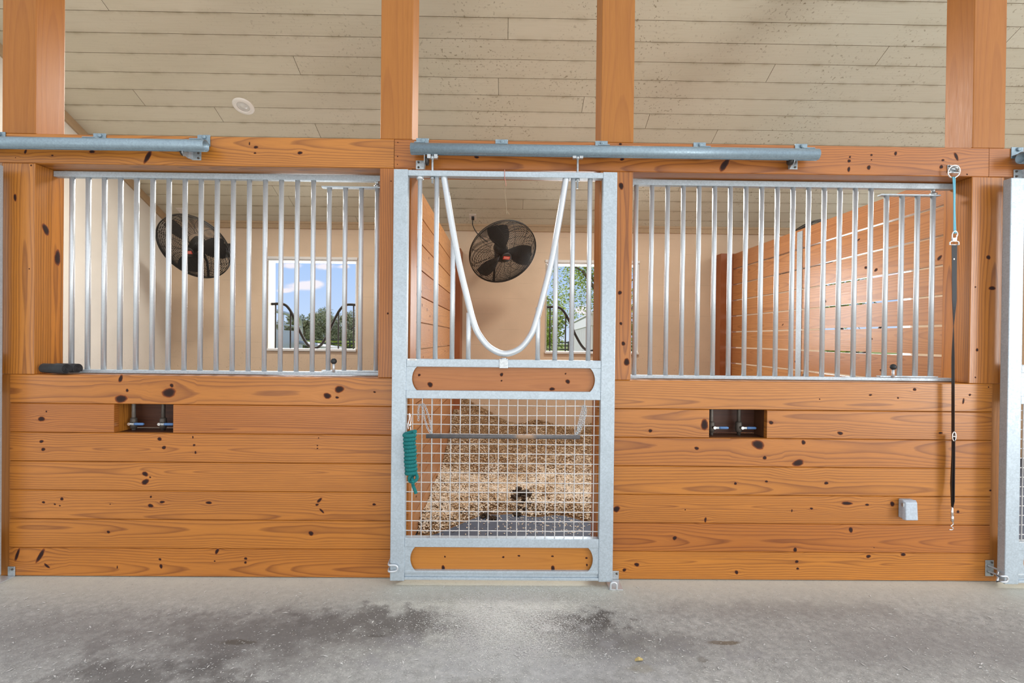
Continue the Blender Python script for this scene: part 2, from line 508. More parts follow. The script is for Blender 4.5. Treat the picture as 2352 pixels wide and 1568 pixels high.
def empty(name, loc):
    o = bpy.data.objects.new(name, None); COL.objects.link(o); o.location = loc
    o.empty_display_size = .1
    return o
def tag(o, label, cat, group=None, kind=None):
    if label: o['label'] = label
    if cat: o['category'] = cat
    if group: o['group'] = group
    if kind: o['kind'] = kind
    return o
def struct(o, label=None):
    o['kind'] = 'structure'
    if label: o['label'] = label
    return o
def children(o): return [c for c in COL.objects if c.parent == o]
def copy_tree(o, dx, label=None, parent=None):
    c = o.copy(); COL.objects.link(c)
    if parent is not None: c.parent = parent; c.matrix_parent_inverse = o.matrix_parent_inverse.copy()
    else: c.location = o.location + Vector((dx, 0, 0))
    if label: c['label'] = label
    for ch in children(o): copy_tree(ch, 0, None, c)
    return c

def smooth_path(pts, per=6):
    P = [Vector(p) for p in pts]; out = []
    for i in range(len(P) - 1):
        a = P[max(i - 1, 0)]; b = P[i]; c = P[i + 1]; d = P[min(i + 2, len(P) - 1)]
        for s in range(per):
            t = s / per
            out.append(.5 * ((2 * b) + (c - a) * t + (2 * a - 5 * b + 4 * c - d) * t * t + (3 * b - a - 3 * c + d) * t ** 3))
    out.append(P[-1])
    return out

# ------------------------------------------------------------------ main levels
XA0, XA1, XB0, XB1 = -3.056, -2.857, -.782, -.588
XC0, XC1, XD0, XD1 = .563, .763, 2.857, 3.058
PER = 3.645
ZS, ZB0, ZB1 = 1.2266, 2.501, 2.679
DEP = .20
YB = 3.54                                 # face of the back wall
XW = on_x(393, 508, 1).x and at(393, 508, YB).x   # face of the left end wall
cA = at(393, 508, YB); cB = on_x(153, 261, XW)
SLOPE = (cB.z - cA.z) / (cA.y - cB.y)
def ceil_z(Y): return cA.z + SLOPE * (YB - Y)
def on_ceil(px, py):
    d = ray(px, py)
    # H + t dz = ceil_z(-D + t dy)
    t = (cA.z + SLOPE * (YB + D_CAM) - H_CAM) / (d.z + SLOPE * d.y)
    return CPOS + d * t
XR = 6.75
print('left wall', XW, 'ceiling at back', cA.z, 'slope', SLOPE)

# knots: (px, py, rx, ry, tilt in degrees) seen on a given plane
def crop(ox, oy, s, L):
    return [(ox + q[0] / s, oy + q[1] / s, q[2] / s, q[3] / s, q[4] if len(q) > 4 else 0) for q in L]
KN_L = crop(0, 850, 3.2, [(887,62,15,26,20),(935,148,11,11),(890,210,46,26,-15),(1262,112,13,15),(1242,165,50,32),(305,358,23,19),(341,303,7,6),(305,523,15,11),(318,581,14,13),(1173,505,17,12,20),(1205,568,16,12),(1427,550,9,8),(1437,604,8,10),(1418,492,5,10),(1067,762,21,17,25),(1068,820,27,19,-20),(1104,786,7,6),(320,970,11,9),(403,984,8,6),(455,945,13,11),(440,995,7,5),(810,984,5,4),(1109,930,8,8),(1107,995,19,14,20),(1192,968,18,10),(797,1188,13,10),(127,1355,12,46,18),(297,1362,14,60,28),(345,1437,26,9,35),(1176,1389,10,9),(1184,1440,11,17),(862,1447,4,13)]) \
     + crop(440, 850, 3.2, [(1086,140,31,26),(998,188,28,20),(1070,200,14,8),(1345,160,9,7),(925,553,6,5),(925,574,6,5),(934,497,4,5),(127,973,21,11),(940,955,22,11,-40),(922,988,12,8),(957,1033,21,8,45),(1342,986,14,8),(878,1198,19,17),(187,1330,12,22,20),(170,1402,6,6),(398,1383,11,10),(396,1412,10,9)])
KN_R = crop(1400, 860, 3.233, [(705,372,28,38),(303,417,16,12,-20),(1200,356,18,13),(647,547,17,12),(1103,520,50,29,25),(1152,617,16,13),(1400,655,45,22,-10),(1440,503,16,16),(935,808,12,10),(1165,793,11,9),(52,998,25,22),(562,1003,5,5),(1354,1010,5,12),(712,1078,9,19),(484,1213,16,16),(1378,1300,15,17),(202,1410,18,14),(110,1450,14,12),(1390,1388,13,12),(943,1467,13,15),(1397,1440,10,9)]) \
     + crop(1840, 860, 3.233, [(843,110,12,12),(515,151,12,7),(720,173,8,6),(138,182,5,5),(1253,150,9,9),(1205,197,8,20,10),(1392,93,5,5),(290,435,22,12,20),(1035,433,15,7),(187,805,15,12),(490,966,14,9),(340,955,44,12),(677,960,17,18),(77,994,12,8),(1165,1018,10,13),(369,1152,15,22),(500,1349,17,13),(758,1335,20,12),(1405,860,10,6),(541,1284,4,4)])
KN_BEAM = crop(0, 280, 4.612, [(270,315,12,26,25),(555,355,12,9),(975,315,28,17),(1565,370,24,72,32),(165,378,5,5)]) + crop(0, 0, 2.45, [(1440,828,12,8),(1404,808,4,9),(1435,861,7,5),(1688,860,13,9)]) \
     + crop(860, 300, 3.408, [(800,207,20,10),(1925,105,14,8)]) + crop(860, 300, 11.2, [(603,303,18,14),(596,664,16,16),(590,868,14,12)]) \
     + crop(1400, 300, 2.613, [(75,172,13,8),(690,205,20,42,32)]) + crop(1850, 300, 2.613, [(262,182,10,10),(267,158,7,6),(260,232,9,15),(396,146,7,7),(396,175,5,4),(380,221,12,13),(541,137,9,12),(905,155,10,26,-20),(825,177,9,7),(815,217,13,10,-30),(970,262,5,5)])

def knot_world(k, Y=0.0):
    p = at(k[0], k[1], Y); s = (Y + D_CAM) / FPX
    return (p.x, p.z, k[2] * s, k[3] * s, k[4])

def add_knot(mb, c, eu, ev, ru, rv, tilt, mi=1, nrm=None, lift=.0006):
    """A flat knot: centre c, in-plane axes eu, ev."""
    n = 26; t = math.radians(tilt); ru *= .92; rv *= .92; ph = random.random() * 6
    ring = []
    for k in range(n):
        a = 2 * PI * k / n
        w = 1 + .09 * math.sin(2 * a + ph) + .05 * math.sin(3 * a + ph * 2) + .025 * math.sin(7 * a + ph)
        x, z = ru * w * math.cos(a), rv * w * math.sin(a)
        ring.append((x * math.cos(t) + z * math.sin(t), -x * math.sin(t) + z * math.cos(t)))
    N = nrm * lift
    C = Vector(c) + N
    for sc0, sc1 in ((0, .6), (.6, 1.0), (1.0, 1.22)):
        for k in range(n):
            a, b = ring[k], ring[(k + 1) % n]
            P = lambda q, s: C + eu * (q[0] * s) + ev * (q[1] * s) - N * (.9 * max(0, s - .6) / .62)
            r = lambda s: min(1.0, s / 1.22)
            sd = random.random()
            if sc0 == 0:
                mb.face([C, P(a, sc1), P(b, sc1)], None, mi, [(0, sd, 0, 1), (r(sc1), sd, 0, 1), (r(sc1), sd, 0, 1)])
            else:
                mb.face([P(a, sc0), P(a, sc1), P(b, sc1), P(b, sc0)], None, mi, [(r(sc0), sd, 0, 1), (r(sc1), sd, 0, 1), (r(sc1), sd, 0, 1), (r(sc0), sd, 0, 1)])

def warp(x, z, knots):
    """bend the grain round the knots"""
    off = 0.0
    for kx, kz, rx, rz, t in knots:
        dx, dz = x - kx, z - kz
        if abs(dx) > .16 or abs(dz) > .09: continue
        R = max(.006, .5 * (rx + rz))
        g = math.exp(-(dx / (4.2 * R)) ** 2 - (dz / (2.6 * R)) ** 2)
        off -= dz * .85 * g
    return off

def plank(mb, x0, x1, z0, z1, y0, y1, knots, step=.018, hole=None):
    """front board with bevelled long edges, its grain bent round the knots"""
    par = rpar(); off = par[2] * 53; zc = (z0 + z1) / 2; e = .0035
    segs = [(x0, x1)] if not hole else [(x0, hole[0]), (hole[1], x1)]
    for sa, sb in segs:
        nx = max(1, int((sb - sa) / step)); rows = [z0 + e + (z1 - z0 - 2 * e) * i / 10 for i in range(11)]
        kn = [k for k in knots if z0 - .03 < k[1] < z1 + .03]
        V = []; UV = []; F = []
        zs = [(z0, y0 + .0045)] + [(z, y0) for z in rows] + [(z1, y0 + .0045)]
        for i in range(nx + 1):
            x = sa + (sb - sa) * i / nx
            for z, y in zs:
                V.append((x, y, z)); UV.append((x + off, z - zc + warp(x, z, kn)))
        h = len(zs)
        for i in range(nx):
            for j in range(h - 1):
                F.append((i * h + j, (i + 1) * h + j, (i + 1) * h + j + 1, i * h + j + 1))
        mb.faces(V, F, 0, par, False, UV)
        for xe, fl in ((sa, 1), (sb, 0)):
            q = [(xe, y0 + .0045, z0), (xe, y0, z0 + e), (xe, y0, z1 - e), (xe, y0 + .0045, z1), (xe, y1, z1), (xe, y1, z0)]
            if not fl: q = q[::-1]
            mb.face(q[::-1], [(p[1] * .3 + off, p[2] - zc) for p in q[::-1]], 0, par)
        for zz, fl in ((z0, 0), (z1, 1)):
            q = [(sa, y0 + .0045, zz), (sb, y0 + .0045, zz), (sb, y1, zz), (sa, y1, zz)]
            if not fl: q = q[::-1]
            mb.face(q, [(p[0] + off, p[1]) for p in q], 0, par)
        q = [(sb, y1, z0), (sa, y1, z0), (sa, y1, z1), (sb, y1, z1)]
        mb.face(q, [(p[0] + off, p[2] - zc) for p in q], 0, par)

EX, EZ, NY = Vector((1, 0, 0)), Vector((0, 0, 1)), Vector((0, -1, 0))

# ------------------------------------------------------------------ floor and ground
b = MB(); b.box(-9, 10, -9.5, 0.25, -.15, 0); struct(b.build('floor', M['concrete']), 'grey concrete aisle floor with dark damp stains')
b = MB(); b.box(-9, 10, .25, 3.9, -.15, -.012); struct(b.build('floor_stall', M['mat']))
b = MB(); b.box(-90, 90, 3.9, 160, -.3, -.05); struct(b.build('ground', M['grass']), 'flat green paddock outside the windows')

# ------------------------------------------------------------------ back wall with three window openings
W0 = at(613, 592, YB); W1 = at(820, 805, YB)
WX0, WX1, WZ0, WZ1 = W0.x, at(820, 700, YB).x, at(715, 806, YB).z, at(715, 592, YB).z
wins = [(WX0, WX1), (at(1252, 700, YB).x, at(1467, 700, YB).x)]
wins.append((wins[1][0] + PER, wins[1][1] + PER))
print('windows', wins, WZ0, WZ1)
b = MB(); xs = [XW - .2]
for a_, c_ in wins: xs += [a_, c_]
xs += [XR]
ztop = ceil_z(YB) + .3
for i in range(0, len(xs), 2): b.box(xs[i], xs[i + 1], YB, YB + .2, -.1, ztop)
for a_, c_ in wins:
    b.box(a_, c_, YB, YB + .2, -.1, WZ0); b.box(a_, c_, YB, YB + .2, WZ1, ztop)
struct(b.build('wall_back', M['wall']), 'tan painted block wall at the back of the stalls')
for i, (a_, c_) in enumerate(wins):
    t = .042
    b = MB()
    b.box(a_ - .004, c_ + .004, YB - .018, YB, WZ1 - .022, WZ1 + .012)       # head casing
    b.box(a_, c_, YB, YB + .2, WZ1 - t, WZ1)
    b.box(a_, c_, YB - .03, YB + .2, WZ0, WZ0 + .03)
    b.box(a_, a_ + .022, YB, YB + .2, WZ0 + .03, WZ1 - t, mi=1); b.box(c_ - .022, c_, YB, YB + .2, WZ0 + .03, WZ1 - t)
    o = b.build('window_%d' % (i + 1), [M['white'], M['shadedcream']], bevel=.003)
    struct(o)

# left end wall, right end wall
b = MB(); b.box(XW - .2, XW, -.2, YB, -.1, 3.0)
b.face([(XW, YB, 3.0), (XW, -.2, 3.0), (XW, -.2, ceil_z(-.2) + .05), (XW, YB, ceil_z(YB) + .05)])
struct(b.build('wall_left', M['wall_lit']), 'tan side wall coloured pale as if lit, at the left end of the stalls')
b = MB(); b.box(XR, XR + .2, 0, YB + .2, -.1, 5.0); struct(b.build('wall_right', M['wall']))

# ------------------------------------------------------------------ ceiling: sloping boards
ys = [on_ceil(155, y).y for y in (23, 73, 118, 161, 201, 239, 275)]
pitch = (ys[-1] - ys[0]) / 6
print('ceiling pitch', pitch, ys)
jts = [(241, 11), (681, 148), (316, 220), (502, 262), (730, 300), (1167, 66), (1145, 198), (1339, 240), (1487, 279), (2025, 130), (1770, 168), (1641, 314), (2328, 80), (634, 441), (672, 468), (1201, 473), (1558, 437), (1812, 508), (820, 505), (560, 60 - 200), (1500, -150)]
yl0 = ys[0] - pitch * 24
rows = {}
for px, py in jts:
    q = on_ceil(px, py)
    rows.setdefault(int(math.floor((q.y - yl0) / pitch)), []).append(q.x)
b = MB(); g = .0019
XC_L, XC_R = XW, XR
for r in range(0, 60):
    ya, yb = yl0 + r * pitch, yl0 + (r + 1) * pitch
    if ya >= YB: break
    if ya < -.5 - pitch: continue
    yb = min(yb, YB)
    cuts = sorted(rows.get(r, [])) or ([random.uniform(-3, 5)] if random.random() < .0 else [])
    edges = [XC_L] + cuts + [XC_R]
    for i in range(len(edges) - 1):
        xa, xb = edges[i] + (g if i else 0), edges[i + 1] - (g if i < len(edges) - 2 else 0)
        tn = random.random(); sd = random.random() * 50
        yy0, yy1 = ya + g, yb - g
        nx = 30
        P = lambda x, y, dz=0.0: (x, y, ceil_z(y) + dz)
        wid = yy1 - yy0
        A = (tn, 0, sd, 1); Bq = (tn, .05, sd, 1)
        ym = yy0 + wid * .35
        b.face([P(xa, yy0), P(xa, ym), P(xb, ym), P(xb, yy0)], None, 0, [(tn, .0, sd, 1), (tn, .055, sd, 1), (tn, .055, sd, 1), (tn, .0, sd, 1)])
        b.face([P(xa, ym), P(xa, yy1), P(xb, yy1), P(xb, ym)], None, 0, [(tn, .055, sd, 1), (tn, .012, sd, 1), (tn, .012, sd, 1), (tn, .055, sd, 1)])
        for q in ([P(xa, yy0), P(xb, yy0), P(xb, yy0, .012), P(xa, yy0, .012)], [P(xb, yy1), P(xa, yy1), P(xa, yy1, .012), P(xb, yy1, .012)],
                  [P(xa, yy1), P(xa, yy0), P(xa, yy0, .012), P(xa, yy1, .012)], [P(xb, yy0), P(xb, yy1), P(xb, yy1, .012), P(xb, yy0, .012)]):
            b.face(q, None, 1)
y0, y1 = -.6, YB + .2
b.face([(XC_L, y0, ceil_z(y0) + .012), (XC_L, y1, ceil_z(y1) + .012), (XC_R, y1, ceil_z(y1) + .012), (XC_R, y0, ceil_z(y0) + .012)], None, 1)
b.face([(XC_L, y0, ceil_z(y0) + .1), (XC_R, y0, ceil_z(y0) + .1), (XC_R, y1, ceil_z(y1) + .1), (XC_L, y1, ceil_z(y1) + .1)], None, 1)
struct(b.build('ceiling', [M['ceiling'], M['ceilback']], weld=False), 'sloping whitewashed board ceiling spotted with mildew')
# trims: along the back wall and up the left wall
b = MB(); zc = ceil_z(YB)
b.box(XW, XR, YB - .022, YB, zc - .075, zc + .012)
b.box(XW, XR, YB - .032, YB, zc - .012, zc + .016)
struct(b.build('trim_1', M['trimtan']))
b = MB()
for (dy, w, t) in ((0, .085, .022),):
    n = Vector((0, SLOPE, 1)).normalized()
    q = []
    for X in (XW, XW + t):
        for (yy, dn) in ((YB - .03, -.001), (-.3, -.001), (-.3, -w), (YB - .03, -w)):
            base = Vector((X, yy, ceil_z(yy))); q.append(base + Vector((0, 0, 1)) * dn * 1.1)
    b.faces(q, [(0, 1, 2, 3), (7, 6, 5, 4), (0, 4, 5, 1), (1, 5, 6, 2), (2, 6, 7, 3), (3, 7, 4, 0)], smooth=False)
struct(b.build('trim_2', M['trimtan']))

# recessed ceiling light
q = on_ceil(559, 244)
nc = Vector((0, -SLOPE, -1)).normalized()
Rm = nc.to_track_quat('Z', 'Y').to_matrix().to_4x4()
t = tag(empty('ceiling_light', q), 'round white recessed downlight in the sloping ceiling', 'light')
Mx = Matrix.Translation(q) @ Rm
b = MB(); b.lathe([(.058, .001), (.060, .010), (.070, .014), (.088, .011), (.100, .002), (.100, -.002)], 40, Mx, caps=False); b.build('trim_ring', M['lampring'], t)
b = MB(); b.lathe([(.0, .006), (.028, .0075), (.030, .003), (.052, .002), (.058, .006), (.060, -.001)], 40, Mx, caps=False); b.build('lens', M['lens'], t)

# ------------------------------------------------------------------ posts and beams
def post(name, x0, x1, z0, z1, label, knots_front=(), knots_side=(), mat='pine', grp=None):
    b = MB(); par = (random.uniform(.02, .06), random.uniform(.03, .08), random.random(), random.random())
    b.box(x0, x1, 0, DEP, z0, z1, 'z', 0, par)
    for k in knots_front:
        w = knot_world(k); add_knot(b, (w[0], 0, w[1]), EX, EZ, w[2], w[3], w[4], 1, NY)
    for (px, py, ru, rv, t, X, nx) in knots_side:
        p = on_x(px, py, X); add_knot(b, p, Vector((0, 1, 0)), EZ, ru, rv, t, 1, Vector((nx, 0, 0)))
    o = b.build(name, [M[mat], M['knot']], bevel=.004)
    return tag(o, label, 'post', grp)
kC = crop(1400, 300, 2.613, [(70,332,14,21),(62,972,11,13),(68,1157,8,10),(83,1277,12,12),(103,1388,18,20)])
kD = crop(1850, 300, 2.613, [(1098,760,12,14),(1120,945,19,13),(1020,938,5,5),(1030,1315,7,11),(1020,1480,5,5)])
post('stall_post', XA0, XA1, ZS, ZB0, 'orange pine post left of the left barred opening, beside a black roll', crop(0, 280, 4.612, [(330,460,9,9),(160,800,14,40),(310,1555,7,7)]), [(105, 527, .020, .033, -20, XA1, 1), (132, 592, .022, .045, 0, XA1, 1)], grp='pine posts under the beam')
post('stall_post', XB0, XB1, ZS, ZB0, 'orange pine post half hidden behind the left upright of the middle door', crop(860, 300, 3.408, [(130,395,6,4),(105,1430,7,9)]), grp='pine posts under the beam')
post('stall_post', XC0, XC1, ZS, ZB0, 'orange knotty pine post just right of the middle door', kC, grp='pine posts under the beam')
post('stall_post', XD0, XD1, ZS, ZB0, 'orange pine post behind the hanging black strap', kD, [(2158, 592, .02, .012, 30, XD0, -1)], grp='pine posts under the beam')
TOPS = ceil_z(0) - .01
def upper(x0, x1, label):
    b = MB(); par = (random.uniform(-.05, .05), random.uniform(.04, .1), random.random(), random.uniform(.3, .7))
    P = [(x0, 0), (x1, 0), (x1, DEP), (x0, DEP)]
    v = [(x, y, ZB1) for x, y in P] + [(x, y, ceil_z(y) - .002) for x, y in P]
    xc = (x0 + x1) / 2; off = par[2] * 53
    for qd in ((0, 1, 5, 4), (1, 2, 6, 5), (2, 3, 7, 6), (3, 0, 4, 7)):
        pts = [v[i] for i in qd]
        side = len({p[0] for p in pts}) == 1
        b.face(pts, [(p[2] + off, (p[1] - DEP / 2) if side else (p[0] - xc)) for p in pts], 0, par)
    b.face([v[i] for i in (4, 5, 6, 7)], None, 0, par); b.face([v[i] for i in (3, 2, 1, 0)], None, 0, par)
    o = b.build('upper_post', M['post'], bevel=.004)
    return tag(o, label, 'post', 'pine posts above the beam')
upper(XA0, XA1, 'orange pine post above the beam, first from the left')
upper(XB0, XB1, 'orange pine post above the beam, above the left side of the middle door')
upper(XC0, XC1, 'orange pine post above the beam, above the right side of the middle door')
upper(XD0, XD1, 'orange pine post above the beam, above the metal ring with the strap')
xj1 = at(905.5, 360, 0).x; xj2 = at(2271.5, 370, 0).x
kb = [knot_world(k) for k in KN_BEAM]
def beam(x0, x1, label):
    b = MB()
    plank(b, x0, x1, ZB0, ZB1, 0, DEP, kb, .02)
    for w in kb:
        if x0 < w[0] < x1: add_knot(b, (w[0], 0, w[1]), EX, EZ, w[2], w[3], w[4], 1, NY)
    tag(b.build('beam', [M['pine'], M['knot']]), label, 'beam', 'pine beams over the stall fronts')
beam(-4.6, xj1 - .0015, 'long pine beam over the left barred opening')
beam(xj1 + .0015, xj2 - .0015, 'long pine beam over the middle door and right barred opening')
beam(xj2 + .0015, 5.2, 'pine beam over the right-hand door at the photo edge')

# ------------------------------------------------------------------ half walls of planks
def half_wall(x0, x1, xp0, xp1, knots, hole_px, label):
    t = tag(empty('plank_half_wall', ((x0 + x1) / 2, 0, 0)), label, 'half wall', 'plank half walls under the grilles')
    kw = [knot_world(k) for k in knots]
    h0, h1 = at(hole_px[0], 960, 0).x, at(hole_px[1], 960, 0).x
    n = 7; p = ZS / n
    b = MB(); hz = None
    for i in range(n):
        z0, z1 = i * p + (.004 if i == 0 else .0008), (i + 1) * p - .0008
        hole = (h0, h1) if i == n - 2 else None
        if hole: hz = (z0, z1)
        plank(b, xp0, xp1, z0, z1, 0, .038, kw, .018, hole)
    for w in kw:
        if xp0 < w[0] < xp1 and not (h0 < w[0] < h1 and hz[0] < w[1] < hz[1]):
            add_knot(b, (w[0], 0, w[1]), EX, EZ, w[2], w[3], w[4], 1, NY)
    b.build('front_boards', [M['pine'], M['knot']], t)
    b = MB()
    for i in range(n): b.box(x0 + .04, x1 - .04, .172, .199, i * p + .004, (i + 1) * p - .002, 'x')
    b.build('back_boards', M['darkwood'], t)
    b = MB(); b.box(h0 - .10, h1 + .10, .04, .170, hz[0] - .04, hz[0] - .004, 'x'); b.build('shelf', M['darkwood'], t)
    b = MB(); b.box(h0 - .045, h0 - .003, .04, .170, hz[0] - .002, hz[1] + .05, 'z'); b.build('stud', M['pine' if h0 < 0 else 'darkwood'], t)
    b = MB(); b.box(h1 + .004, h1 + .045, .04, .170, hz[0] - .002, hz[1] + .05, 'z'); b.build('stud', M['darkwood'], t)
    b = MB(); b.box(x0 + .04, x1 - .04, .040, .170, ZS - .036, ZS - .001, 'x'); b.build('sill', M['pine'], t)
    for e0, e1 in ((x0, x0 + .038), (x1 - .038, x1)):
        b = MB(); b.box(e0, e1, .039, .2, .003, ZS - .001, 'z'); b.build('end_post', M['pine'], t, bevel=.003)
    # narrow upright trim where the boards stop short
    for e0, e1 in ((x0, xp0 - .002), (xp1 + .002, x1)):
        if e1 - e0 > .02:
            b = MB(); b.box(e0, e1, .006, .038, .003, ZS - .001, 'z'); b.build('end_trim', M['post'], t)
    return h0, h1, hz
xl = at(22, 1100, 0).x; xr = at(2276, 1100, 0).x
HL = half_wall(XA0, XB1, xl, XB1, KN_L, (262, 398), 'half wall of orange planks left of the middle door')
HR = half_wall(XC0, XD1, XC0, xr, KN_R, (1629, 1762), 'half wall of orange planks right of the middle door')

# water valves inside the cut-outs
def valve(px, Y, x_lever, label, side, pm):
    p = at(px, 960, Y); x = p.x
    z0, z1 = HL[2][0] - .003, HL[2][1] + .10
    zl = at(px, 971 + (px - 330) * .0065, Y).z
    t = tag(empty('water_valve', (x, Y, z0)), label, 'valve', 'shut-off valves in the half walls')
    b = MB(); b.tube([(x, Y, z0), (x, Y, z1)], .0115, 12); b.build('pipe', M[pm], t)
    b = MB(); b.lathe([(.0115, -.035), (.019, -.030), (.021, -.012), (.021, .012), (.019, .030), (.0115, .035)], 14, Matrix.Translation((x, Y, zl)))
    b.tube([(x + .004, Y - .015, zl), (x + .004, Y - .040, zl)], .008, 10); b.build('valve_body', M['iron'], t)
    b = MB(); b.tube([(x + .004, Y - .036, zl), (x + .004, Y - .047, zl)], .010, 6); b.build('nut', M['chrome'], t)
    b = MB()
    b.box(x + .004, x + .035, Y - .042, Y - .037, zl - .006, zl + .006); b.build('lever', M['zinc'], t)
    b = MB()
    b.tube([(x + .033, Y - .0395, zl), (x + .040, Y - .0395, zl), (x + .085, Y - .0395, zl), (x + .092, Y - .0395, zl)], [.006, .0085, .0085, .005], 10); b.build('grip', M['bluevinyl'], t)
valve(307, .11, 1, 'blue-handled water valve at the left of the cut-out in the left half wall', 0, 'copper')
valve(375, .11, 1, 'blue-handled water valve at the right of the cut-out in the left half wall', 0, 'iron')
valve(1634, .11, 1, 'blue-handled water valve at the left of the cut-out in the right half wall', 1, 'copper')
valve(1697, .11, 1, 'blue-handled water valve at the right of the cut-out in the right half wall', 1, 'iron')

# ------------------------------------------------------------------ barred grilles
def grille(x0, xN, step, xa, xb, label):
    t = tag(empty('stall_grille', ((xa + xb) / 2, .14, ZS)), label, 'grille', 'galvanised grilles over the half walls')
    zt0, zt1 = at(619, 412, .12).z, at(619, 403.5, .12).z
    zb0, zb1 = ZS + .002, at(619, 852.5, .12).z
    b = MB(); b.box(xa, xb, .120, .160, zt0, zt1 + .012); b.build('top_rail', M['galv'], t, bevel=.003)
    b = MB(); b.box(xa, xb, .118, .162, zb0, zb1); b.build('bottom_rail', M['galv'], t, bevel=.003)
    for i in range(16):
        b = MB(); x = x0 + i * step
        b.tube([(x, .14, zb1), (x, .14, zt0)], .0148, 14); b.build('bar', M['galvbar'], t)
    # the hinged feed gate at the right end: four shorter bars
    zg1 = at(800, 427.5, .12).z; zg0 = zb1 + .006
    g0, g1 = x0 + 15.55 * step, x0 + 19 * step + .035
    b = MB(); b.box(g0, g1, .122, .158, zg1 - .008, zg1)
    gate = b.build('feed_gate', M['galv'], t)
    b = MB(); b.box(g0 + .01, g1, .122, .158, zb1 + .003, zb1 + .010); b.build('lower_rail', M['galv'], gate)
    for i in range(16, 20):
        b = MB(); x = x0 + i * step
        b.tube([(x, .14, zg0), (x, .14, zg1 - .004)], .0148, 14); b.build('bar', M['galvbar'], gate)
    xk = x0 + 16.43 * step
    b = MB(); b.tube([(xk, .118, zb1), (xk, .118, zb1 + .055)], .008, 10); b.build('latch_rod', M['galvbar'], gate)
    b = MB(); b.ball((xk, .118, zb1 + .068), .019, 16); b.build('latch_knob', M['black'], gate)
    xh = x0 + 19 * step
    b = MB(); b.lathe([(.022, -.006), (.022, .008), (.012, .010), (.012, .030), (.020, .032), (.020, .040)], 16, Matrix.Translation((xh, .14, zg1 + .004))); b.build('hinge', M['zinc'], gate)
    return t
s1 = (2.754 - 1.236) / 15
grille(-2.754, 0, s1, XA1 + .001, XB0 - .001, 'galvanised bar grille over the left half wall, clouds behind it')
s2 = (2.332 - .819) / 15
grille(.819, 0, s2, XC1 + .001, XD0 - .001, 'galvanised bar grille over the right half wall, slatted partition behind it')

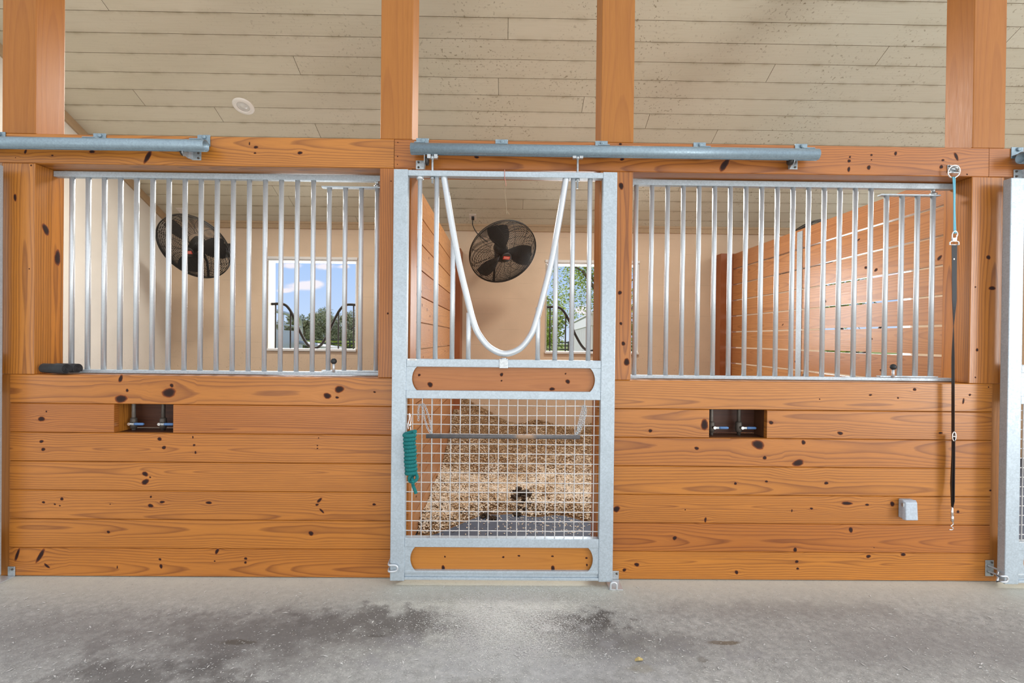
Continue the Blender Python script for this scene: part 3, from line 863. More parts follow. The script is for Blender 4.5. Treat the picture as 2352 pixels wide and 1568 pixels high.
# ------------------------------------------------------------------ sliding door
YF, YK = -.105, -.055
def mk_door():
    X0, X1 = -.674, .644
    Z0, Z1 = .036, 2.463
    sw = .084
    t = tag(empty('sliding_stall_door', (0, -.08, 0)), 'galvanised sliding door in the middle with mesh below and a U-shaped yoke above', 'door', 'sliding stall doors')
    Zf = lambda y: at(1160, y, YF).z
    for a, c in ((X0, X0 + sw), (X1 - sw, X1)):
        b = MB(); b.box(a, c, YF, YK, Z0, Z1); b.build('stile', M['galv'], t, bevel=.004)
    xi0, xi1 = X0 + sw, X1 - sw
    b = MB(); b.box(xi0, xi1, YF + .001, YK, Zf(406), Zf(393)); b.build('top_rail', M['galv'], t, bevel=.003)
    mid = []
    for (ya, yb) in ((844, 826), (917, 898), (1258, 1237.5)):
        b = MB(); b.box(xi0, xi1, YF + .003, YK, Zf(ya), Zf(yb)); b.build('cross_rail', M['galv'], t, bevel=.003)
    b = MB(); b.box(xi0, xi1, YF + .004, YK, Zf(1318), Zf(1312))
    b.box(xi0, xi1, YF + .012, YK, Zf(1327), Zf(1318)); b.box(xi0, xi1, YF + .002, YK, Zf(1333), Zf(1327)); b.build('bottom_rail', M['galv'], t, bevel=.002)
    # timber panels with curved metal end plates
    for (yt, yb) in ((844, 898), (1258, 1312)):
        zt, zb = Zf(yt), Zf(yb)
        b = MB(); b.box(xi0 + .002, xi1 - .002, YF + .026, YF + .050, zb - .001, zt + .001, 'x')
        if yt < 900: ks = [(963, 861, 3, 3), (988, 883, 6, 6), (1152, 860, 4, 4), (1152, 874, 2, 2), (1304, 876, 5, 5), (1268, 893, 6, 4), (1299, 858, 2, 2)]
        else: ks = [(1022, 1278, 2, 2), (1156, 1279, 3, 2), (1192, 1276, 3, 2), (1269, 1277, 3, 2), (1270, 1305, 4, 7), (1018, 1304, 4, 6), (1347, 1281, 3, 2), (1348, 1297, 2, 3)]
        for k in ks:
            w = knot_world((k[0], k[1], k[2], k[3], 0), YF + .026); add_knot(b, (w[0], YF + .026, w[1]), EX, EZ, w[2], w[3], 0, 1, NY)
        b.build('timber_panel', [M['panelwood'], M['knot']], t)
        for sgn, xe in ((1, xi0), (-1, xi1)):
            zc, hh = (zt + zb) / 2, (zt - zb) / 2
            arc = []
            for i in range(13):
                a = -1 + 2 * i / 12
                arc.append((xe + sgn * (.062 - .028 * (1 - a * a) ** .85), zc + hh * a))
            out = [(xe, zb)] + arc + [(xe, zt)]
            if sgn < 0: out = out[::-1]
            b = MB(); b.prism(out, YF + .006, YF + .012); b.build('end_plate', M['galv'], t)
    # yoke
    yk = [(1019,402),(1035,500),(1052,593),(1070,672),(1087,738),(1101,770),(1125,798),(1158,812),(1193,801),(1218,771),(1231,738),(1249,672),(1268,593),(1285,500),(1301,404)]
    pth = [at(x, y, -.080) for x, y in yk]
    for p in pth: p.y = -.080
    pth = smooth_path(pth, 7)
    b = MB(); b.tube(pth, .0190, 16); b.build('yoke', M['galvbar'], t)
    b = MB(); xc = at(1157, 830, YF).x
    b.box(xc - .026, xc + .026, YF - .004, YF + .004, Zf(845.5), Zf(824)); b.tube([(xc, -.08, Zf(826)), (xc, -.08, Zf(822))], .02, 12); b.build('yoke_bracket', M['zinc'], t, bevel=.002)
    # bars
    zb, zt = Zf(826.5), Zf(405)
    for px, ytop in ((963, 0), (1001.5, 0), (1040, 552), (1077.5, 718), (1237, 706), (1276.5, 550), (1314.5, 0), (1353, 0)):
        x = at(px, 620, -.08).x
        z1 = zt if not ytop else at(px, ytop, -.08).z
        b = MB(); b.tube([(x, -.080, zb), (x, -.080, z1)], .0135 if px < 970 else .0145, 14)
        if px < 970:
            b.lathe([(.0135, -.020), (.021, -.018), (.021, -.002), (.0135, 0)], 14, Matrix.Translation((x, -.08, zt)))
        b.build('bar', M['galvbar'], t)
    # welded mesh
    b = MB(); mz0, mz1 = Zf(1240), Zf(916)
    for i in range(20):
        x = at(946.7 + i * (1363 - 946.7) / 19, 1080, -.080).x
        j = random.uniform(-.0012, .0012)
        b.tube([(x, -.082, mz0), (x + j, -.082, (mz0 + mz1) / 2), (x, -.082, mz1)], .0031, 6, caps=False)
    for i in range(14):
        z = at(1160, 931.5 + i * (1219.5 - 931.5) / 13, -.08).z
        b.tube([(xi0 + (xi1 - xi0) * k / 8, -.077, z + (random.uniform(-.0016, .0016) if 0 < k < 8 else 0)) for k in range(9)], .0029, 6, caps=False)
    b.build('wire_mesh', M['steelwire'], t)
    # flat angle strip behind the left of the mesh, sticker
    b = MB(); xs_ = at(992, 1000, -.07).x; b.box(xs_ - .003, xs_ + .003, -.072, -.060, Zf(1238), Zf(917)); b.build('mesh_stiffener', M['zinc'], t)
    b = MB(); a0, a1 = at(936, 826, YF).x, at(957, 826, YF).x
    b.box(a0, a1, YF + .0015, YF + .003, Zf(829.5), Zf(826.2))
    st = b.build('sticker', M['sticker'], t)
    b = MB()
    for i in range(6): b.box(a0 + .012 + i * .006, a0 + .016 + i * .006, YF + .0008, YF + .0015, Zf(828.6), Zf(827.2))
    b.build('print', M['ink'], st)
    # hangers running in the track
    for px in (993.5, 1327):
        x = at(px, 370, -.08).x
        zt_ = at(px, 356, -.08).z
        b = MB()
        b.tube([(x, -.080, Zf(421 if px < 1100 else 428)), (x, -.080, zt_ + .005)], .0065, 10)
        for s in (-1, 1):
            b.box(x + s * .020 - .010, x + s * .020 + .010, -.092, -.068, zt_ - .022, zt_ + .002)
        b.tube([(x - .033, -.080, zt_ - .010), (x + .033, -.080, zt_ - .010)], .006, 8)
        b.lathe([(.0, -.016), (.011, -.012), (.011, .004), (.0, .008)], 10, Matrix.Translation((x, -.08, zt_ - .012)))
        b.lathe([(.013, -.006), (.013, .006)], 6, Matrix.Translation((x, -.08, Zf(408.5))))
        b.build('hanger', M['zinc'], t)
    return t
door = mk_door()
copy_tree(door, -3.634, 'galvanised sliding door at the far left, only its side edge in view')
copy_tree(door, 3.668, 'galvanised sliding door at the far right edge, one upright in view')

# ------------------------------------------------------------------ door tracks
def mk_track():
    pa, pb = at(944, 343, -.078), at(1878, 354, -.078)
    z = (pa.z + pb.z) / 2; xa, xb = pa.x, pb.x; R = .0345
    t = tag(empty('door_track', ((xa + xb) / 2, -.078, z)), 'blue-grey steel pipe track above the middle door', 'door track', 'pipe tracks along the beam')
    b = MB(); n = 28
    V = []; F = []
    for x, sg in ((xa, -1), (xb, 1)):
        for rr in (R, R - .004):
            for k in range(n):
                a = 2 * PI * k / n + PI / 2 + .12
                a = PI * 1.5 + .20 + (2 * PI - .40) * k / (n - 1)         # open slot along the bottom
                V.append((x - sg * (.0 if True else 0), -.078 + rr * math.cos(a), z + rr * math.sin(a)))
    # order: xa outer, xa inner, xb outer, xb inner
    for k in range(n - 1):
        F.append((k, k + 1, 2 * n + k + 1, 2 * n + k)); F.append((n + k, 3 * n + k, 3 * n + k + 1, n + k + 1))
        F.append((k, n + k, n + k + 1, k + 1)); F.append((2 * n + k, 2 * n + k + 1, 3 * n + k + 1, 3 * n + k))
    for k in (0, n - 1):
        F.append((k, 2 * n + k, 3 * n + k, n + k))
    b.faces(V, F); b.build('pipe', M['track'], t)
    for px in (968, 1152, 1384, 1612, 1848):
        x = at(px, 330, -.04).x
        b = MB()
        b.box(x - .038, x + .038, -.006, -.001, z + R - .012, z + R + .058)
        b.box(x - .034, x + .034, -.092, -.001, z + R - .001, z + R + .004)
        b.lathe([(.0125, 0), (.0125, .009), (.006, .012)], 10, Matrix.Translation((x + .004, -.006, z + R + .043)) @ Matrix.Rotation(PI / 2, 4, 'X'))
        b.build('bracket', M['track'], t, bevel=.001)
    return t
track = mk_track()
copy_tree(track, -3.635, 'blue-grey steel pipe track at the upper left corner')
copy_tree(track, 3.655, 'blue-grey steel pipe track at the right photo edge')

# door stops on the beam: a bent plate with a round rubber bumper
def stop(px, py, facing, label):
    p = at(px, py, -.002); x, z = p.x, p.z
    t = tag(empty('door_stop', (x, -.002, z)), label, 'door stop', 'bracket stops on the beam')
    s = facing
    b = MB()
    b.box(x - .028, x + .028, -.005, -.0003, z - .032, z + .022)
    n = 8
    prof = [(x - s * .024, -.004), (x - s * .034, -.030), (x - s * .040, -.062), (x - s * .038, -.085)]
    for i in range(3):
        (xa, ya), (xb, yb) = prof[i], prof[i + 1]
        q = [(xa, ya, z - .032), (xb, yb, z - .030 + .006 * i), (xb, yb, z + .024 + .006 * i), (xa, ya, z + .022 + .005 * i)]
        b.face(q); b.face([(c[0] + s * .004, c[1], c[2]) for c in q][::-1])
        for k in range(4):
            j = (k + 1) % 4
            b.face([q[j], q[k], (q[k][0] + s * .004, q[k][1], q[k][2]), (q[j][0] + s * .004, q[j][1], q[j][2])])
    b.build('plate', M['zinc'], t, bevel=.0015)
    b = MB(); Mx = Matrix.Translation((x - s * .040, -.055, z + .002)) @ Matrix.Rotation(-s * PI / 2, 4, 'Y')
    b.lathe([(.024, -.002), (.027, .006), (.025, .016), (.014, .020), (0, .020)], 18, Mx); b.build('bumper', M['bumper'], t)
    for dz in (-.020, .010):
        b = MB(); b.lathe([(.0065, 0), (.0065, .004), (.003, .006)], 8, Matrix.Translation((x + s * .012, -.005, z + dz)) @ Matrix.Rotation(PI / 2, 4, 'X')); b.build('screw', M['iron'], t)
stop(452, 356, 1, 'galvanised stop bracket under the end of the left track')
stop(1821, 377, 1, 'galvanised stop bracket under the right end of the middle track')
stop(966, 377, -1, 'galvanised stop bracket above the left corner of the middle door')
stop(2338, 398, -1, 'galvanised stop bracket above the right-hand door')

# ------------------------------------------------------------------ floor guides holding the door bottoms
def guide_side(px, py, xloop, label, plate=True):
    p = at(px, py, -.002); x, z = p.x, p.z
    t = tag(empty('door_guide', (x, -.002, z - .05)), label, 'door guide', 'floor-level door guides')
    b = MB(); b.box(x - .026, x + .026, -.006, -.001, z - .050, z + .050); b.build('plate', M['zinc'], t, bevel=.004)
    for dx, dz in ((.012, .036), (-.010, .014), (-.010, -.020), (.012, -.036)):
        b = MB(); b.lathe([(.006, 0), (.006, .004), (.002, .006)], 8, Matrix.Translation((x + dx, -.006, z + dz)) @ Matrix.Rotation(PI / 2, 4, 'X')); b.build('screw', M['iron'], t)
    zl = z - .010
    hh = .017
    arcp = [(xloop - hh + hh * math.cos(a), -.124, zl + hh * math.sin(a)) for a in [PI / 2 - PI * q / 10 for q in range(11)]]
    P = [(x - .012, -.006, zl + hh + .010), (x + .012, -.050, zl + hh + .004), (xloop - .060, -.118, zl + hh), (xloop - .035, -.124, zl + hh)] + arcp + [(xloop - .035, -.124, zl - hh), (xloop - .060, -.118, zl - hh), (x + .012, -.050, zl - hh + .004), (x - .012, -.006, zl - hh + .010)]
    b = MB(); b.tube(P, .0058, 10); b.build('loop', M['galvbar'], t)
pr = at(2272, 1304, -.002)
guide_side(2272, 1304, at(2314, 1312, -.12).x, 'galvanised loop guide at the foot of the right-hand door')
# the same loop, its plate hidden behind the middle door
def guide_loop_mid():
    xl_, z = at(913, 1305, -.12).x, at(913, 1305, -.12).z
    t = tag(empty('door_guide', (xl_ - .03, -.002, z - .02)), 'galvanised loop guide at the left foot of the middle door', 'door guide', 'floor-level door guides')
    P = [(xl_ - .058, -.003, z + .020), (xl_ - .058, -.08, z + .020), (xl_ - .050, -.118, z + .019), (xl_ - .018, -.118, z + .018), (xl_ - .005, -.118, z + .013), (xl_, -.118, z), (xl_ - .005, -.118, z - .013), (xl_ - .018, -.118, z - .018), (xl_ - .050, -.118, z - .019), (xl_ - .058, -.08, z - .020), (xl_ - .058, -.003, z - .020)]
    b = MB(); b.tube(smooth_path(P, 5), .0058, 10); b.build('loop', M['galvbar'], t)
guide_loop_mid()
def guide_arch(px, py, label):
    p = at(px, py, -.002); x, z = p.x, p.z
    t = tag(empty('door_guide', (x, -.002, 0)), label, 'door guide', 'floor-level door guides')
    b = MB(); b.box(x - .022, x + .022, -.006, -.001, .006, z + .026); b.build('plate', M['zinc'], t, bevel=.003)
    b = MB(); b.lathe([(.006, 0), (.006, .004), (.002, .006)], 8, Matrix.Translation((x + .008, -.006, z + .010)) @ Matrix.Rotation(PI / 2, 4, 'X')); b.build('screw', M['iron'], t)
    b = MB(); xa = x - .035; zt = .045
    P = [(xa - .018, -.125, -.002 + .004), (xa - .018, -.125, zt - .018), (xa - .013, -.125, zt - .005), (xa, -.125, zt), (xa + .013, -.125, zt - .005), (xa + .018, -.125, zt - .018), (xa + .018, -.125, .002)]
    b.tube(smooth_path(P, 5), .0062, 10)
    b.box(xa - .026, x + .020, -.128, -.002, .0008, .0055)
    b.build('arch', M['galvbar'], t)
guide_arch(1413, 1320, 'galvanised arch guide at the right foot of the middle door')
guide_arch(27, 1310, 'galvanised guide plate at the foot of the left door')

# ------------------------------------------------------------------ hanging bar with chains on the mesh
def chain(b, pts, L=.016, r=.0016, w=.0048):
    P = smooth_path(pts, 12)
    acc = 0; last = P[0]; k = 0
    for i in range(1, len(P)):
        while (P[i] - last).length >= L * .78:
            d = (P[i] - last).normalized(); c = last + d * (L * .5)
            s = d.cross(Vector((0, 1, 0)) if k % 2 else Vector((.5, .8, 0))).normalized()
            if s.length < .1: s = Vector((1, 0, 0))
            ring = []
            for j in range(10):
                a = 2 * PI * j / 10
                ring.append(c + d * (math.cos(a) * L * .5) + s * (math.sin(a) * w))
            b.tube(ring, r, 5, closed=True)
            last = last + d * (L * .78); k += 1
yb_ = -.122
pa, pb = at(979, 1001.5, yb_), at(1332, 1003.5, yb_)
t = tag(empty('hanging_bar', ((pa.x + pb.x) / 2, yb_, pa.z)), 'dark grey bar hanging by chains across the door mesh', 'bar')
b = MB(); b.tube([pa + Vector((0, 0, 0)), pa.lerp(pb, .5), pb], .0125, 16); b.build('bar', M['wornbar'], t)
b = MB()
Ya = -.095
chain(b, [at(992, 996, yb_), at(983, 985, -.11), at(975, 960, -.1), at(971, 935, -.095), at(966, 927, -.09)])
chain(b, [at(992, 996, yb_), at(988, 970, -.115), at(981, 945, -.11), at(975, 930, -.10), at(968, 926, -.092)])
chain(b, [at(965, 927, -.09), at(961, 940, -.094), at(961.5, 970, -.094)])
b.build('chain', M['zinc'], t)
b = MB()
chain(b, [at(1323, 997, yb_), at(1333, 975, -.112), at(1341, 945, -.1), at(1344, 928, -.092)])
chain(b, [at(1325, 998, yb_), at(1330, 970, -.105), at(1336, 945, -.095), at(1340, 928, -.09)])
chain(b, [at(1329, 996, yb_), at(1340, 968, -.112), at(1346, 945, -.105), at(1342, 927, -.095)])
b.build('chain', M['zinc'], t)

# ------------------------------------------------------------------ teal lead rope
pc = at(942, 1035, -.125)
t = tag(empty('lead_rope', (pc.x, pc.y, at(942, 1135, -.125).z)), 'coiled teal lead rope clipped to the mesh of the middle door', 'rope')
b = MB(); turns = 11; zt_, zb_ = at(941, 992, -.125).z, at(945, 1086, -.125).z
path = []
for i in range(turns * 20 + 1):
    f = i / (turns * 20); a = 2 * PI * i / 20
    xx = at(941 + 5 * f, 1000, -.125).x
    rx = .026 + .007 * math.exp(-f * 12)
    path.append((xx + rx * math.cos(a) + .002 * math.sin(i * .7), -.138 + .018 * math.sin(a), zt_ + (zb_ - zt_) * f + .006 * math.cos(a)))
b.tube(path, .0120, 10); b.build('coil', M['rope'], t)
b = MB()
kn = lambda x, y, dy=0: at(x, y, -.150 + dy)
b.tube(smooth_path([kn(950, 1085), kn(941, 1094), kn(941, 1104, .01), kn(950, 1106, -.005), kn(958, 1098), kn(955, 1088, .015), kn(947, 1094, .02), kn(948, 1105, -.01), kn(949, 1115), kn(953, 1125), kn(955.5, 1133)], 8), .0098, 10)
b.build('tail', M['rope'], t)
b = MB()
b.tube(smooth_path([at(938, 985, -.118), at(937, 975, -.11), at(940, 962, -.10), at(940, 950, -.092), at(943, 955, -.088), at(944, 965, -.095), at(942, 976, -.105), at(944, 988, -.118)], 6), .0030, 8)
b.lathe([(.0065, -.008), (.0075, 0), (.0065, .008)], 10, Matrix.Translation(at(942, 976, -.108)))
b.build('snap', M['chrome'], t)

# ------------------------------------------------------------------ tie ring, cord and black strap
p = at(2188.5, 388, -.001)
t = tag(empty('tie_ring', p), 'metal ring plate screwed to the beam above the strap', 'ring')
b = MB(); b.box(p.x - .036, p.x + .036, -.005, -.001, p.z - .026, p.z + .024); b.build('plate', M['zinc'], t, bevel=.002)
b = MB(); b.tube(smooth_path([(p.x - .016, -.004, p.z + .012), (p.x - .010, -.020, p.z + .006), (p.x, -.026, p.z), (p.x + .012, -.018, p.z - .008), (p.x + .020, -.004, p.z - .014)], 5), .008, 10); b.build('eye', M['zinc'], t)
rc = at(2191, 394, -.028)
b = MB(); b.tube([(rc.x + .036 * math.cos(a), -.028 - .006 * math.sin(a), rc.z + .036 * math.sin(a)) for a in [2 * PI * i / 32 for i in range(32)]], .0042, 8, closed=True); b.build('ring', M['chrome'], t)
for dx in (-.027, .027):
    for dz in (-.016, .016):
        b = MB(); b.lathe([(.005, 0), (.005, .003), (.002, .005)], 8, Matrix.Translation((p.x + dx, -.005, p.z + dz)) @ Matrix.Rotation(PI / 2, 4, 'X')); b.build('screw', M['iron'], t)
YS = -.045
t = tag(empty('cross_tie', at(2192, 1215, YS)), 'black webbing strap on a blue cord, hanging from the ring', 'strap')
b = MB()
for dx in (-.0045, .0045):
    b.tube(smooth_path([at(2191, 406, -.030) + Vector((dx * 1.2, 0, 0)), at(2192, 440, YS) + Vector((dx * .7, 0, 0)), at(2192, 480, YS) + Vector((dx * .5, 0, 0)), at(2193, 532, YS) + Vector((dx, 0, 0))], 6), .0036, 8)
b.ball(at(2193, 533, YS), .009, 10); b.build('cord', M['bluecord'], t)
b = MB()
b.tube(smooth_path([at(2188, 550, YS), at(2187, 540, YS), at(2190, 532, YS - .004), at(2196, 531, YS - .004), at(2199, 538, YS), at(2196, 547, YS), at(2195, 553, YS)], 5), .0036, 8)
c0 = at(2192, 549, YS); b.box(c0.x - .014, c0.x + .010, YS - .006, YS + .006, c0.z - .014, c0.z + .006)
c1 = at(2192, 557, YS)
b.tube(smooth_path([at(2182, 563, YS), at(2182, 557, YS), at(2186, 554, YS), at(2198, 554, YS), at(2202, 557, YS), at(2202, 563, YS)], 4), .0036, 8)
b.tube([at(2183, 562, YS), at(2201, 562, YS)], .0032, 8)
b.build('upper_snap', M['chrome'], t)
def ribbon(b, keys, th=.0022):
    # keys: px, py, width, angle(deg), dy
    n = 10; pts = []
    for i in range(len(keys) - 1):
        a, c = keys[i], keys[i + 1]
        for s in range(n + (1 if i == len(keys) - 2 else 0)):
            f = s / n; pts.append([a[k] + (c[k] - a[k]) * f for k in range(5)])
    V = []; F = []
    for px, py, w, an, dy in pts:
        c = at(px, py, YS + dy); an = math.radians(an)
        e = Vector((math.cos(an), math.sin(an), 0)); nn = Vector((-math.sin(an), math.cos(an), 0))
        for (s1_, s2_) in ((-1, -1), (1, -1), (1, 1), (-1, 1)): V.append(c + e * (w / 2 * s1_) + nn * (th / 2 * s2_))
    for i in range(len(pts) - 1):
        for k in range(4): F.append((i * 4 + k, i * 4 + (k + 1) % 4, (i + 1) * 4 + (k + 1) % 4, (i + 1) * 4 + k))
    b.faces(V, F, smooth=False); b.face(V[:4]); b.face(V[-4:])
b = MB(); ribbon(b, [(2192, 561, .033, 0, 0), (2192, 690, .031, 8, 0), (2190, 760, .028, 55, 0), (2189, 820, .028, 76, 0), (2189, 1004, .028, 78, 0)])
ribbon(b, [(2188, 1000, .030, 62, .010), (2187, 1050, .034, 58, .012), (2185, 1110, .030, 66, .012), (2186, 1163, .014, 70, .006)])
ribbon(b, [(2190, 1004, .028, 80, -.004), (2190, 1060, .026, 80, -.004), (2190, 1150, .022, 76, -.004), (2188, 1165, .014, 70, 0)])
b.build('strap', M['webbing'], t)
b = MB(); c = at(2191, 562 + 33, YS - .002); b.box(c.x - .003, c.x + .004, YS - .0035, YS - .001, c.z - .004, c.z + .005); b.build('label', M['sticker'], t)
b = MB(); c = at(2191.5, 1002, YS - .012)
b.tube([(c.x + .009 * math.cos(a), c.y - .002 * math.cos(a), c.z + .027 * math.sin(a)) for a in [2 * PI * i / 24 for i in range(24)]], .0035, 8, closed=True)
b.tube([(c.x - .008, c.y, c.z), (c.x + .008, c.y, c.z)], .004, 8); b.build('slider', M['chrome'], t)
b = MB()
b.tube([at(2187, 1164, YS), at(2186.5, 1176, YS), at(2187, 1188, YS)], [.006, .008, .0075], 10)
b.tube([at(2187, 1184, YS), at(2187, 1197, YS)], .0085, 10)
b.tube(smooth_path([at(2187, 1195, YS), at(2189, 1203, YS), at(2184, 1208, YS), at(2189, 1212, YS), at(2187, 1216, YS - .01), at(2180, 1216, YS - .012)], 6), .0034, 8)
b.build('lower_snap', M['chrome'], t)

# ------------------------------------------------------------------ outlet box on the right half wall
p0, p1 = at(2079, 1150, -.06), at(2110, 1196, -.06)
t = tag(empty('outlet_box', ((p0.x + p1.x) / 2, 0, p1.z)), 'grey weatherproof outlet box on the right half wall', 'outlet')
b = MB(); b.box(p0.x + .004, p1.x - .004, -.036, -.001, p1.z + .004, p0.z - .002); b.build('box', M['boxgrey'], t, bevel=.006)
b = MB()
q = [(p0.x, -.037, p1.z), (p1.x, -.037, p1.z), (p1.x, -.037, p0.z), (p0.x, -.037, p0.z), (p0.x + .006, -.062, p1.z + .003), (p1.x - .004, -.062, p1.z + .003), (p1.x - .006, -.056, p0.z - .012), (p0.x + .008, -.056, p0.z - .012)]
b.faces(q, [(4, 5, 6, 7), (0, 1, 5, 4), (1, 2, 6, 5), (2, 3, 7, 6), (3, 0, 4, 7), (3, 2, 1, 0)], smooth=False); b.build('lid', M['boxgrey'], t, bevel=.004)
b = MB(); b.box(p0.x - .003, p0.x + .008, -.050, -.034, p0.z - .040, p0.z - .018); b.build('hinge', M['zinc'], t)

# ------------------------------------------------------------------ rolled black pad on the left sill
t = tag(empty('rolled_pad', (-2.74, .03, ZS)), 'small black mat rolled up on the left sill', 'mat')
def roll(c0, ax, L, R):
    ax = Vector(ax).normalized(); u = ax.cross(EZ).normalized(); b = MB()
    turns = 3.6; n = 90; pts = []
    for i in range(n + 1):
        f = i / n; a = 2 * PI * turns * f; r = R * (.16 + .84 * f)
        pts.append((math.cos(a) * r, math.sin(a) * r))
    th = .0055
    V = []; F = []
    for i, (x, z) in enumerate(pts):
        d = Vector((x, z)).normalized()
        for s in (0, L):
            for q in (0, -th):
                V.append(Vector(c0) + ax * s + u * (x + d.x * q) + EZ * (z + d.y * q))
    for i in range(n):
        a, c = i * 4, (i + 1) * 4
        F += [(a, c, c + 2, a + 2), (a + 1, a + 3, c + 3, c + 1), (a, a + 1, c + 1, c), (a + 2, c + 2, c + 3, a + 3)]
    b.faces(V, F)
    e = 4 * n
    b.face([V[e], V[e + 2], V[e + 3], V[e + 1]])
    return b
ax = (.975, -.22, 0)
roll((-2.826, .030, ZS + .0345), ax, .175, .033).build('roll', M['rubber'], t)
roll((-2.800, .088, ZS + .0345), ax, .165, .032).build('roll', M['rubber'], t)

# ------------------------------------------------------------------ partitions between stalls
def partition(X, th, z_top, y0, y1, pitch_, gap, zfirst, label, strapY=None, post_x=None, mat='partition', face=1):
    t = tag(empty('stall_partition', (X, (y0 + y1) / 2, 0)), label, 'partition', 'slatted partitions between stalls')
    b = MB(); z = z_top
    while z > .05:
        z0 = max(.01, z - pitch_ + gap)
        par = rpar()
        b.box(X, X + th, y0, y1, z0, z, 'y', 0, par)
        if random.random() < .9:
            for _ in range(random.randint(1, 4)):
                yy = random.uniform(y0 + .1, y1 - .1); zz = random.uniform(z0 + .03, z - .03) if z - z0 > .08 else (z + z0) / 2
                for fx, nx in ((X, -1), (X + th, 1)):
                    add_knot(b, (fx, yy, zz), Vector((0, 1, 0)), EZ, random.uniform(.008, .024), random.uniform(.006, .014), random.uniform(-40, 40), 1, Vector((nx, 0, 0)))
        z -= pitch_
    b.build('boards', [M[mat], M['knot']], t)
    if post_x:
        b = MB(); b.box(post_x[0], post_x[1], y1 + .002, YB - .002, .0, z_top + .01, 'z'); b.build('end_post', M['darkpost'], t)
    if strapY:
        for fx in ((X - .006, X - .001),) if face < 0 else ((X + th + .001, X + th + .006),):
            b = MB(); b.box(fx[0], fx[1], strapY - .045, strapY + .045, .02, z_top - .02); st = b.build('metal_strap', M['galv'], t)
    return t
M['darkpost'] = wood('end_post_pine', (.36, .115, .028), (.22, .06, .014), rough=.5)
XPL = -.682; XPR = 2.905
yeR = on_x(1683, 700, XPR).y; yeL = on_x(1043, 700, XPL + .02).y
print('partition ends', yeR, yeL)
yeR = min(yeR, YB - .06); yeL = min(yeL, YB - .06)
zt = on_x(1845, 522, XPR).z
zg = [on_x(1846, y, XPR).z for y in (569, 616.6, 663.4, 710, 757, 804.7, 851.5)]
pt = (zg[0] - zg[-1]) / 6
print('partition pitch', pt, zt, zg)
ysR = on_x(1836, 700, XPR).y
partition(XPR, .038, zg[0] + pt - .008, .205, yeR, pt, .016, 0, 'slatted pine partition behind the right grille', ysR, (at(1655, 700, yeR).x, XPR + .05), face=-1)
partition(XPL - .018, .038, zg[0] + pt - .008, .205, yeL, pt, .010, 0, 'pine partition seen through the left of the middle door', None, (XPL - .06, at(1057, 700, yeL).x))

# ------------------------------------------------------------------ barn fans
def mk_fan(center, nrm, label):
    nrm = Vector(nrm).normalized()
    up = (EZ - nrm * EZ.dot(nrm)).normalized(); rt = up.cross(nrm)
    Mx = Matrix((rt, up, nrm)).transposed().to_4x4(); Mx.translation = center
    t = tag(empty('barn_fan', center), label, 'fan', 'black cage fans in the stalls')
    R = .405
    P = lambda r, a, z: Mx @ Vector((r * math.cos(a), r * math.sin(a), z))
    front = lambda r: .105 * (1 - (r / R) ** 2.2) + .012
    rear = lambda r: -.10 * (1 - (r / R) ** 2.4) - .012
    for nm, fz, k0, nr in (('front_guard', front, .055, 38), ('rear_guard', rear, .12, 17)):
        b = MB(); n = 56
        for i in range(nr):
            r = k0 + (R - k0) * i / (nr - 1)
            b.tube([P(r, 2 * PI * k / n, fz(r)) for k in range(n)], .0026 if i < nr - 1 else .0055, 4 if i < nr - 1 else 8, closed=True)
        for s in range(12):
            a0 = 2 * PI * s / 12
            b.tube([P(k0 + (R - k0) * j / 10, a0 + .55 * (j / 10) * (1 if nm[0] == 'f' else -1), fz(k0 + (R - k0) * j / 10) - .003) for j in range(11)], .0026, 5)
        b.build(nm, M['fanblack'], t)
    for s in range(3):
        a0 = math.radians((118, -2, 238)[s]); b = MB(); V = []; F = []
        nr, na = 8, 8
        for sd in (0, .003):
            for i in range(nr + 1):
                f = i / nr; r = .06 + .31 * f
                wd = .42 + .40 * math.sin(PI * min(1, f * .8 + .15)) * (1 - .25 * f)
                for j in range(na + 1):
                    g_ = j / na - .5
                    V.append(P(r, a0 + g_ * wd * 1.25, .035 * g_ * -2 + sd))
        w = na + 1; off = (nr + 1) * w
        for i in range(nr):
            for j in range(na):
                q = (i * w + j, i * w + j + 1, (i + 1) * w + j + 1, (i + 1) * w + j)
                F.append(q[::-1]); F.append(tuple(x + off for x in q))
        b.faces(V, F); b.build('blade', M['fanblade'], t)
    b = MB(); b.lathe([(.0, .035), (.055, .03), (.06, -.02), (.075, -.05), (.08, -.13), (.06, -.16), (0, -.165)], 24, Mx); b.build('motor', M['fanblack'], t)
    b = MB(); b.lathe([(.062, front(.055) - .006), (.062, front(.055) + .003), (.056, front(.055) + .008), (0, front(.055) + .010)], 28, Mx, caps=False); bd = b.build('badge', M['fanblack'], t)
    b = MB(); z = front(.055) + .0105
    b.box(-.041, .041, -.019, .019, z - .002, z + .001, mat=Mx); lb = b.build('label_plate', M['fanred'], bd)
    b = MB()
    for i in range(6): b.box(-.032 + i * .0112, -.025 + i * .0112, -.002, .012, z + .001, z + .0018, mat=Mx)
    b.box(-.030, .030, -.012, -.008, z + .001, z + .0018, mat=Mx); b.build('lettering', M['fanpale'], lb)
    # yoke arm: from the motor down to the rim, and back to the wall
    b = MB()
    b.tube([P(.07, -PI / 2, -.10), P(.25, -PI / 2, -.112), P(.42, -PI / 2, -.02)], .014, 8)
    back = P(0, 0, -.15)
    b.tube([back, Vector((back.x, back.y + .06, back.z)), Vector((back.x, YB - .004, back.z))], .02, 10)
    b.box(back.x - .07, back.x + .07, YB - .012, YB - .001, back.z - .09, back.z + .09)
    b.build('mounting_arm', M['fanblack'], t)
    return t
mk_fan(Vector((-.052, 2.80, 2.480)), (.326, -.710, -.624), 'black cage fan seen through the middle door')
